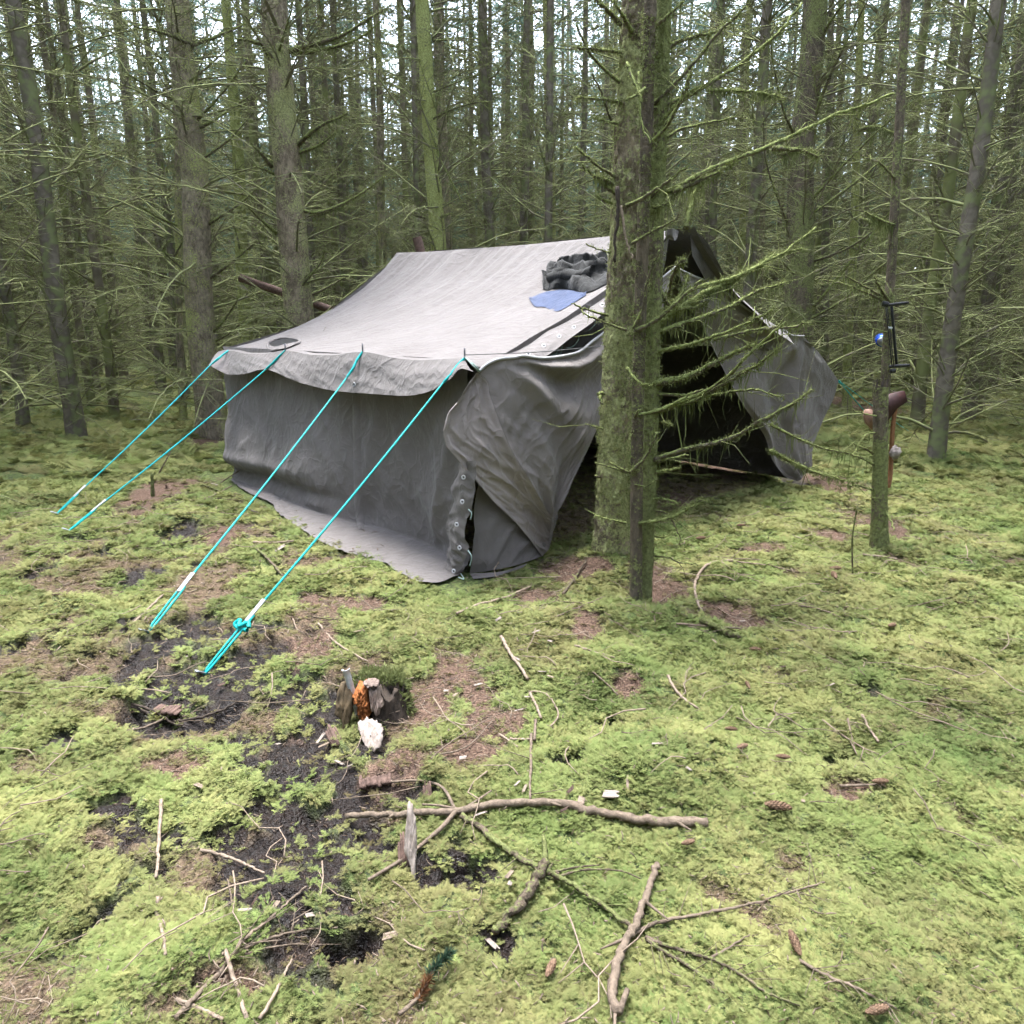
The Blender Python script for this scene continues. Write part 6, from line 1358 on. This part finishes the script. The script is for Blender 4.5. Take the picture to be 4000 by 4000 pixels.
part_of(stump, 'pale_split_face', ragged([(1418, 2668), (1436, 2658), (1462, 2654), (1480, 2664), (1478, 2676), (1456, 2680), (1436, 2684)], SY + 0.02, 0.9, 0.03, 4, M_pink, 0.004))
part_of(stump, 'rotten_heartwood', ragged([(1396, 2770), (1416, 2778), (1434, 2800), (1440, 2815), (1420, 2806), (1404, 2800)], SY + 0.01, 0.3, 0.03, 5, M_rot, 0.008))
# galvanised stake driven in behind it
mb = MB(); th = np.linspace(-0.2, np.pi + 0.2, 9); ax_b, ax_t = sp(1372, 2690, 0.05), sp(1352, 2618, 0.05); up_ = (ax_t - ax_b) / np.linalg.norm(ax_t - ax_b); s1 = np.array([1.0, 0, 0]) - up_ * up_[0]; s1 /= np.linalg.norm(s1); s2 = np.cross(up_, s1)
ring = [];
for L_, rr_ in ((-0.12, .012), (0.06, .014), (0.085, .014), (0.088, .018)):
    for rad in (rr_, rr_ - 0.004): ring.append([ax_b + up_ * L_ + (s1 * math.cos(t_) - s2 * math.sin(t_)) * rad for t_ in th])
R_ = np.array(ring); n9 = len(th); V = R_.reshape(-1, 3); Qk = []
for h_ in range(3):
    for e_ in range(n9 - 1):
        o1 = (h_ * 2) * n9 + e_; o2 = ((h_ + 1) * 2) * n9 + e_; Qk.append((o1, o1 + 1, o2 + 1, o2)); i1 = o1 + n9; i2 = o2 + n9; Qk.append((i1 + 1, i1, i2, i2 + 1))
    for e_ in (0, n9 - 1): o1 = (h_ * 2) * n9 + e_; o2 = ((h_ + 1) * 2) * n9 + e_; Qk.append((o1, o2, o2 + n9, o1 + n9))
for e_ in range(n9 - 1): o1 = 6 * n9 + e_; Qk.append((o1, o1 + 1, o1 + 1 + n9, o1 + n9))
mb.add(V, None, np.array(Qk)); tag(link('steel_stake', mb.mesh('steel_stake', M_steel)), 'galvanised steel stake with a mushroomed head driven in beside the stump', 'stake')
_c = GP(1452, 2936); me = ragged([(1397, 2828), (1403, 2816), (1412, 2822), (1425, 2812), (1431, 2804), (1440, 2816), (1452, 2812), (1462, 2820), (1470, 2818), (1476, 2830), (1487, 2832), (1492, 2842), (1498, 2854), (1493, 2866), (1496, 2882), (1489, 2905), (1487, 2925), (1476, 2926), (1468, 2932), (1462, 2942), (1456, 2930), (1436, 2930), (1428, 2916), (1418, 2898), (1411, 2886), (1406, 2864), (1399, 2846)], _c[1], 0.75, 0.022, 6, M_pale, 0.003, 1); me.transform(Matrix.Translation(-Vector(_c))); tag(link('wood_chunk', me, None, tuple(_c)), 'ragged white chunk of split wood lying below the stump', 'wood')
_c = GP(1614, 3468); me = ragged([(1592, 3140), (1598, 3132), (1604, 3140), (1612, 3146), (1614, 3170), (1624, 3200), (1628, 3290), (1627, 3330), (1624, 3380), (1622, 3430), (1615, 3470), (1608, 3430), (1604, 3390), (1596, 3360), (1578, 3330), (1582, 3260), (1588, 3200)], _c[1], 0.30, 0.014, 7, M_pale, 0.003, 1); me.transform(Matrix.Translation(-Vector(_c))); tag(link('wood_plank', me, None, tuple(_c)), 'white splintered stave standing under the long crooked branch', 'wood')
wood_piece('bark_piece', 'red brown slab of bark behind the white stave', 'bark', GP(1578, 3360, 0.03), (1, 0.2, 0), (-0.1, 0.6, 0.6), 5, (0.035, 0.012, 0.10), 0.2, 42, M_redbark)
wood_piece('bark_piece', 'curled red bark slab next to two pale splinters below the stump', 'bark', GP(1302, 2900, 0.03), (0.8, 0.5, 0.1), (-0.5, 0.7, 0.35), 6, (0.045, 0.014, 0.085), 0.25, 43, M_redbark)
wood_piece('bark_piece', 'flat pinkish slab of bark on the litter', 'bark', GP(1465, 3060, 0.015), (1, 0.2, 0), (0.2, 1, 0.1), 7, (0.11, 0.012, 0.06), 0.3, 44, M_redbark)
wood_piece('bark_piece', 'flat pinkish bark in the brushwood pit', 'bark', GP(660, 2780, 0.012), (1, -0.3, 0), (0.3, 1, 0.1), 7, (0.12, 0.012, 0.06), 0.3, 45, M_redbark)
wood_piece('bark_piece', 'upright red bark splinter beside the white stave', 'bark', GP(1670, 3130, 0.03), (1, 0.2, 0), (0.1, 0.6, 0.7), 5, (0.03, 0.01, 0.08), 0.3, 46, M_redbark)
# loose chips and splinters one can pick out
CH = [(1255, 2900, .01, .07, 70), (1275, 2925, .012, .07, 40), (1640, 1866 + 40, .01, .1, 60), (2060, 2740, .008, .04, 30), (650, 1905, .022, .16, -65), (620, 1998, .02, .11, -35), (840, 1900, .018, .13, -40), (845, 1995, .016, .12, -70), (1098, 2150, .03, .10, 45), (1000, 2010, .035, .10, 25),
      (1030, 1990, .03, .08, 30), (920, 2035, .02, .05, 0), (2095, 2482, .012, .05, 5), (2100, 2530, .010, .05, 40), (2150, 2520, .010, .04, -50), (2022, 3080, .008, .05, 60), (2050, 3100, .009, .06, 75), (2230, 3105, .012, .045, 45), (2388, 3125, .035, .065, -20), (2450, 3075, .008, .06, 85),
      (2030, 2790, .006, .05, 0), (1810, 2980, .022, .035, 0), (2270, 3150, .03, .03, -20), (2205, 3185, .012, .04, -5), (1880, 3620 - 420, .008, .05, 30), (1530, 3680, .018, .05, 10), (1925, 3715, .014, .08, -60), (1992, 3475, .012, .03, 80), (1990, 3440, .014, .035, 40), (790, 2945, .012, .03, 0),
      (1090, 2925, .010, .03, 60), (780, 3090, .014, .07, -40), (1330, 3000, .012, .05, -30), (1370, 3010, .012, .03, -10), (1085, 2640, .008, .05, 20), (870, 2690, .016, .05, 55), (730, 2580, .012, .02, 0), (1400, 2480, .01, .05, 5), (2570, 2925, .010, .05, 5), (2690, 3025, .012, .03, -60), (3135, 3150, .012, .02, 70),
      (3060, 2620, .010, .04, 20), (3250, 2690, .010, .03, 10), (2790, 2520, .008, .04, -60), (2900, 2440, .008, .04, -10), (3120, 2110, .008, .05, -60), (3110, 2085, .014, .014, 0), (2970, 1960, .010, .05, 65), (2020, 2590, .010, .05, -35), (1990, 2450, .01, .04, -20), (1950, 2430, .014, .06, 50),
      (2120, 2640, .010, .06, 25), (2150, 2660, .01, .05, -50), (1760, 2670, .012, .08, 30), (1870, 2690, .012, .05, 20), (1780, 2730, .012, .04, 60), (1745, 2715, .012, .03, 0), (960, 3580, .010, .05, 10), (1080, 3560, .012, .03, 60), (1000, 3540, .006, .04, 70), (1215, 3600, .012, .03, 30)]
chip_me = []; chips = []
for k_ in range(6):
    V, T, Q = shards(np.zeros(3), np.array([0, 1.0, 0]), np.array([0, 0, 1.0]), np.array([1.0, 0, 0]), 3, (1.0, 0.3, 1.0), 0.2, 60 + k_); me = mesh_from('wood_chip', V, T, Q, False); me.materials.append((M_pale, M_palestick, M_pale, M_pale, M_palestick, M_redbark)[k_]); chip_me.append(me)
for k_, (px, py, w_, l_, ang) in enumerate(CH):
    o = link('wood_chip', chip_me[k_ % 6], None, tuple(GP(px, py, 0.022))); o.scale = (l_ * 0.8, w_, w_ * 0.6); o.rotation_euler = (rng.normal(0, .2), rng.normal(0, .2), math.radians(ang))
    tag(o, 'pale wood splinter', 'wood chip', 'wood chips scattered on the ground'); chips.append(o)
CANCH = [('rotten stump', 1420, 2780), ('white stave', 1610, 3300), ('stout forked stick', 2450, 3750), ('thick end of the crooked branch', 2700, 3230), ('near tent corner', 1815, 2260), ('mud flap', 1150, 2060), ('bent twig cluster', 2040, 2860), ('outer peg in the black mud', 578, 2480), ('arched branch below the opening', 2730, 2300), ('wet black soil', 980, 3500), ('broken stem', 3425, 2135), ('reddish needle patch', 2280, 2460)]
CPOS = [Vector(GP(a_, b_)) for _, a_, b_ in CANCH]
for j_, (nm_, ax_, ay_) in enumerate(CANCH):
    A_ = CPOS[j_]; ds = [(o.location - Vector(A_)).length for o in chips]
    mine = [(d_, o) for d_, o in zip(ds, chips) if min(range(len(CANCH)), key=lambda q: (o.location - CPOS[q]).length) == j_]
    for k_, (d_, o) in enumerate(sorted(mine, key=lambda t_: t_[0])): o['label'] = ('pale wood splinter nearest to the ' if k_ == 0 else 'pale wood splinter, %s nearest to the ' % ORD[k_]) + nm_

# ------------------------------------------------------------------ spruce cones
def cone_mesh(seed):
    r = np.random.default_rng(seed); mb = MB(); n = 74; L = 0.085; ga = 2.39996
    core = np.linspace(0, L, 9); prof = 0.011 * np.sin(np.pi * np.clip(core / L * 0.92 + 0.06, 0, 1)) ** 0.6; mb.add(*tubes(np.stack([core, 0 * core, 0 * core], 1), prof, 8, True))
    for k_ in range(n):
        t = k_ / n; x = L * t; R = 0.0165 * math.sin(math.pi * min(1, t * 0.90 + 0.08)) ** 0.6; a = k_ * ga; u = np.array([0, math.cos(a), math.sin(a)]); v = np.array([0, -math.sin(a), math.cos(a)]); X = np.array([1.0, 0, 0]); b = X * x + u * R * 0.5; w = 0.0075; l_ = 0.014
        tip = b + X * l_ + u * R * 0.55; mb.add([b - v * w * 0.5, b + v * w * 0.5, b + X * l_ * .6 + u * R * .55 + v * w * .55, tip, b + X * l_ * .6 + u * R * .55 - v * w * .55, b + X * l_ * .5 + u * R * .2], [(0, 1, 5), (2, 3, 5), (3, 4, 5), (0, 5, 4), (1, 2, 5)], [(0, 1, 2, 4)]); mb.add([b + X * l_ * .6 + u * R * .56 + v * w * .55, tip + u * .001, b + X * l_ * .6 + u * R * .56 - v * w * .55], [(0, 1, 2)])
    return mb.mesh('spruce_cone', M_cone)
CM = [cone_mesh(i) for i in range(2)]
for k_, (px, py, ang, sc_, lab) in enumerate([(2920, 2705, 95, .5, 'small red brown spruce cone standing on end in the moss'), (2895, 2942, 30, .56, 'tan spruce cone beside the long dark hollow in the moss'), (3052, 2982, -5, .55, 'pale worn spruce cone lying level in the middle of the bright moss'), (3028, 3178, -20, .9, 'large scaly spruce cone lying alone at the end of the crooked branch'),
     (2850, 2872, -10, .5, 'dark-tipped spruce cone half hidden in the moss'), (2148, 3822, 65, .62, 'pinkish spruce cone near the bottom edge'), (3103, 3735, 95, .68, 'orange tan spruce cone among thin branches'), (2682, 3322, 20, .5, 'broken brown spruce cone behind the forked stick'), (3412, 3990, 10, .6, 'orange spruce cone cut by the bottom edge'),
     (2891, 2066, 0, .7, 'pale spruce cone lying in front of the dark tent opening'), (2733, 2116, 10, .8, 'pale spruce cone nearest the stems'), (3258, 2268, 80, 1.0, 'upright pale spruce cone on the far moss slope'), (3258, 2236, 5, .8, 'pale spruce cone lying just behind the upright one'), (3430, 3080, 0, .6, 'cone under the red brown stick'), (3480, 2460, 30, .7, 'reddish spruce cone at the photo edge below the broken stem'), (2945, 2555, 0, .6, 'tiny orange cone on the mossy bank')]):
    o = link('spruce_cone', CM[k_ % 2], None, tuple(GP(px, py, 0.03))); o.scale = (sc_,) * 3; a = math.radians(ang); o.rotation_euler = (rng.uniform(0, 6), -0.25 if 80 < ang < 100 else rng.normal(0, .08), a); o.location.x -= 0.04 * sc_ * math.cos(a); o.location.y -= 0.04 * sc_ * math.sin(a); tag(o, lab, 'cone', 'spruce cones on the moss')

# ------------------------------------------------------------------ broken spruce sprig
b0, b1 = GP(1560, 3990, 0.02), GP(1765, 3790, 0.055); sprig = empty('spruce_sprig', 'broken spruce sprig, green at the tip and rusty brown behind', 'sprig', tuple(b0)); Pm = smooth_line([b0, GP(1640, 3930, 0.03), GP(1690, 3860, 0.05), b1], 30); me = mesh_from('twig', *tubes(Pm, np.linspace(.006, .002, 30), 6, True)); me.materials.append(M_stick); part_of(sprig, 'twig', me)
def needles(P, n, L, r):
    i = r.integers(0, len(P) - 1, n); T = np.gradient(P, axis=0); T /= np.linalg.norm(T, axis=1)[:, None]; d = T[i] * 0.75 + r.normal(0, 0.55, (n, 3)) + np.array([0, 0, .15]); d /= np.linalg.norm(d, axis=1)[:, None]; s = np.cross(d, r.normal(0, 1, (n, 3))); s /= np.linalg.norm(s, axis=1)[:, None]; q = P[i]; ln = L * r.uniform(.7, 1.2, n)[:, None]
    return np.stack([q - s * .0011, q + s * .0011, q + d * ln * .7 + s * .0009, q + d * ln, q + d * ln * .7 - s * .0009], 1).reshape(-1, 3), np.arange(n)[:, None] * 5 + np.array([[2, 3, 4]]), np.arange(n)[:, None] * 5 + np.array([[0, 1, 2, 4]])
r_ = np.random.default_rng(8)
me = mesh_from('green_needles', *needles(Pm[17:], 420, .022, r_)); me.materials.append(M_sprig); part_of(sprig, 'green_needles', me)
me = mesh_from('brown_needles', *needles(Pm[8:18], 260, .022, r_)); me.materials.append(M_drysprig); part_of(sprig, 'brown_needles', me)

# ------------------------------------------------------------------ things hung on the trees at the edge of the clearing
def solid(outline, y, thick, name, mat, bev=0.004):
    """closed plate: outline in photo pixels at depth y, extruded backwards"""
    F_ = np.array([DY(*q, y) for q in outline]); B_ = F_ + np.array([0.0, thick, 0.0]); n = len(F_); c1, c2 = F_.mean(0) - np.array([0, thick * .06, 0]), B_.mean(0) + np.array([0, thick * .06, 0]); V = np.vstack([F_, B_, [c1], [c2]])
    T = [(i_, (i_ + 1) % n, 2 * n) for i_ in range(n)] + [(n + (i_ + 1) % n, n + i_, 2 * n + 1) for i_ in range(n)]; Q = [((i_ + 1) % n, i_, n + i_, n + (i_ + 1) % n) for i_ in range(n)]
    me = mesh_from(name, V, T, Q, False); me.materials.append(mat); return me
axe_p = DY(3500, 1570, 5.30); axe = empty('axe', 'axe with dark red head and orange wooden handle hung behind the broken stem', 'axe', tuple(axe_p))
o = part_of(axe, 'head', solid([(3420, 1606), (3445, 1572), (3485, 1540), (3535, 1528), (3545, 1568), (3505, 1596), (3472, 1640), (3440, 1668), (3425, 1640)], 5.26, 0.045, 'head', M_axe))
part_of(axe, 'blade', solid([(3380, 1602), (3402, 1598), (3421, 1608), (3426, 1640), (3438, 1668), (3410, 1682), (3384, 1655), (3376, 1628)], 5.272, 0.022, 'blade', M_blade))
Ph = smooth_line([DY(3506, 1540, 5.28), DY(3490, 1650, 5.28), DY(3482, 1760, 5.28), DY(3478, 1850, 5.27), DY(3466, 1905, 5.26)], 24); V, T, Q = tubes(Ph, np.concatenate([np.full(18, .0155), np.linspace(.0155, .021, 6)]), 12, True); V = V; me = mesh_from('handle', V, T, Q); me.materials.append(M_handle); part_of(axe, 'handle', me)
rg = DY(3497, 1768, 5.2); lat = np.linspace(0, np.pi, 14); lon = np.linspace(0, 2 * np.pi, 24, endpoint=False); LA, LO = np.meshgrid(lat, lon, indexing='ij'); D_ = np.stack([np.sin(LA) * np.cos(LO), np.sin(LA) * np.sin(LO), np.cos(LA)], -1); Rg = 0.033 * (1 + 0.55 * fbm(D_[..., 0] * 2.2, D_[..., 1] * 2.2, D_[..., 2] * 2.2 + 3, 3) + 0.35 * ridged(D_[..., 0] * 3, D_[..., 1] * 3, D_[..., 2] * 3, 2))
V = rg + D_ * Rg[..., None] * np.array([1.0, .7, 1.1]); i = np.arange(14 * 24).reshape(14, 24); Q = np.stack([i[:-1], np.roll(i, -1, 1)[:-1], np.roll(i, -1, 1)[1:], i[1:]], -1).reshape(-1, 4); me = mesh_from('rag', V.reshape(-1, 3) - rg, None, Q); me.materials.append(M_rag); tag(link('rag', me, None, tuple(rg)), 'crumpled white rag caught beside the axe handle', 'rag')
fr_p = DY(3458, 1190, 5.98); frame = empty('metal_bracket', 'black metal bracket with two short arms and thin cords fixed to the slim mossy spruce', 'bracket', tuple(fr_p))
def bar(name, a, b_, r0, mat, y=5.98, sides=12):
    P = smooth_line([DY(*a, y), DY((a[0] + b_[0]) / 2, (a[1] + b_[1]) / 2, y), DY(*b_, y)], 8); me = mesh_from(name, *tubes(P, np.full(8, r0), sides, True)); me.materials.append(mat); part_of(frame, name, me)
bar('arm', (3450, 1194), (3548, 1182), .012, M_black); bar('arm', (3474, 1432), (3552, 1427), .013, M_black); bar('upright', (3482, 1192), (3503, 1430), .011, M_black, 6.0)
bar('end_block', (3446, 1186), (3468, 1190), .022, M_black, 5.975); bar('end_block', (3478, 1450), (3496, 1448), .019, M_black, 5.975); bar('cord', (3460, 1200), (3485, 1432), .004, M_black, 5.965, 6); bar('cord', (3466, 1200), (3492, 1432), .003, M_black, 5.965, 6); bar('wing_nut', (3470, 1280), (3484, 1282), .010, M_steel, 5.97)
can_p = DY(3446, 1332, 6.35); can = empty('drink_can', 'shiny blue drink can stuck on a twig stub with its base towards the viewer', 'can', tuple(can_p)); ax_ = np.array([-0.35, -1.0, -0.12]); ax_ /= np.linalg.norm(ax_)
prof = [(0.13, 0.036), (0.125, 0.047), (0.02, 0.050), (0.006, 0.047), (-0.002, 0.038)]; P = np.array([can_p - ax_ * a for a, _ in prof]); me = mesh_from('body', *tubes(P, np.array([b_ for _, b_ in prof]), 28, False)); me.materials.append(M_can); part_of(can, 'body', me)
prof = [(-0.002, 0.038), (-0.005, 0.036), (-0.001, 0.033), (0.008, 0.018), (0.010, 0.001)]; P = np.array([can_p - ax_ * a for a, _ in prof]); me = mesh_from('base', *tubes(P, np.array([b_ for _, b_ in prof]), 28, False)); me.materials.append(M_alu); part_of(can, 'base', me)
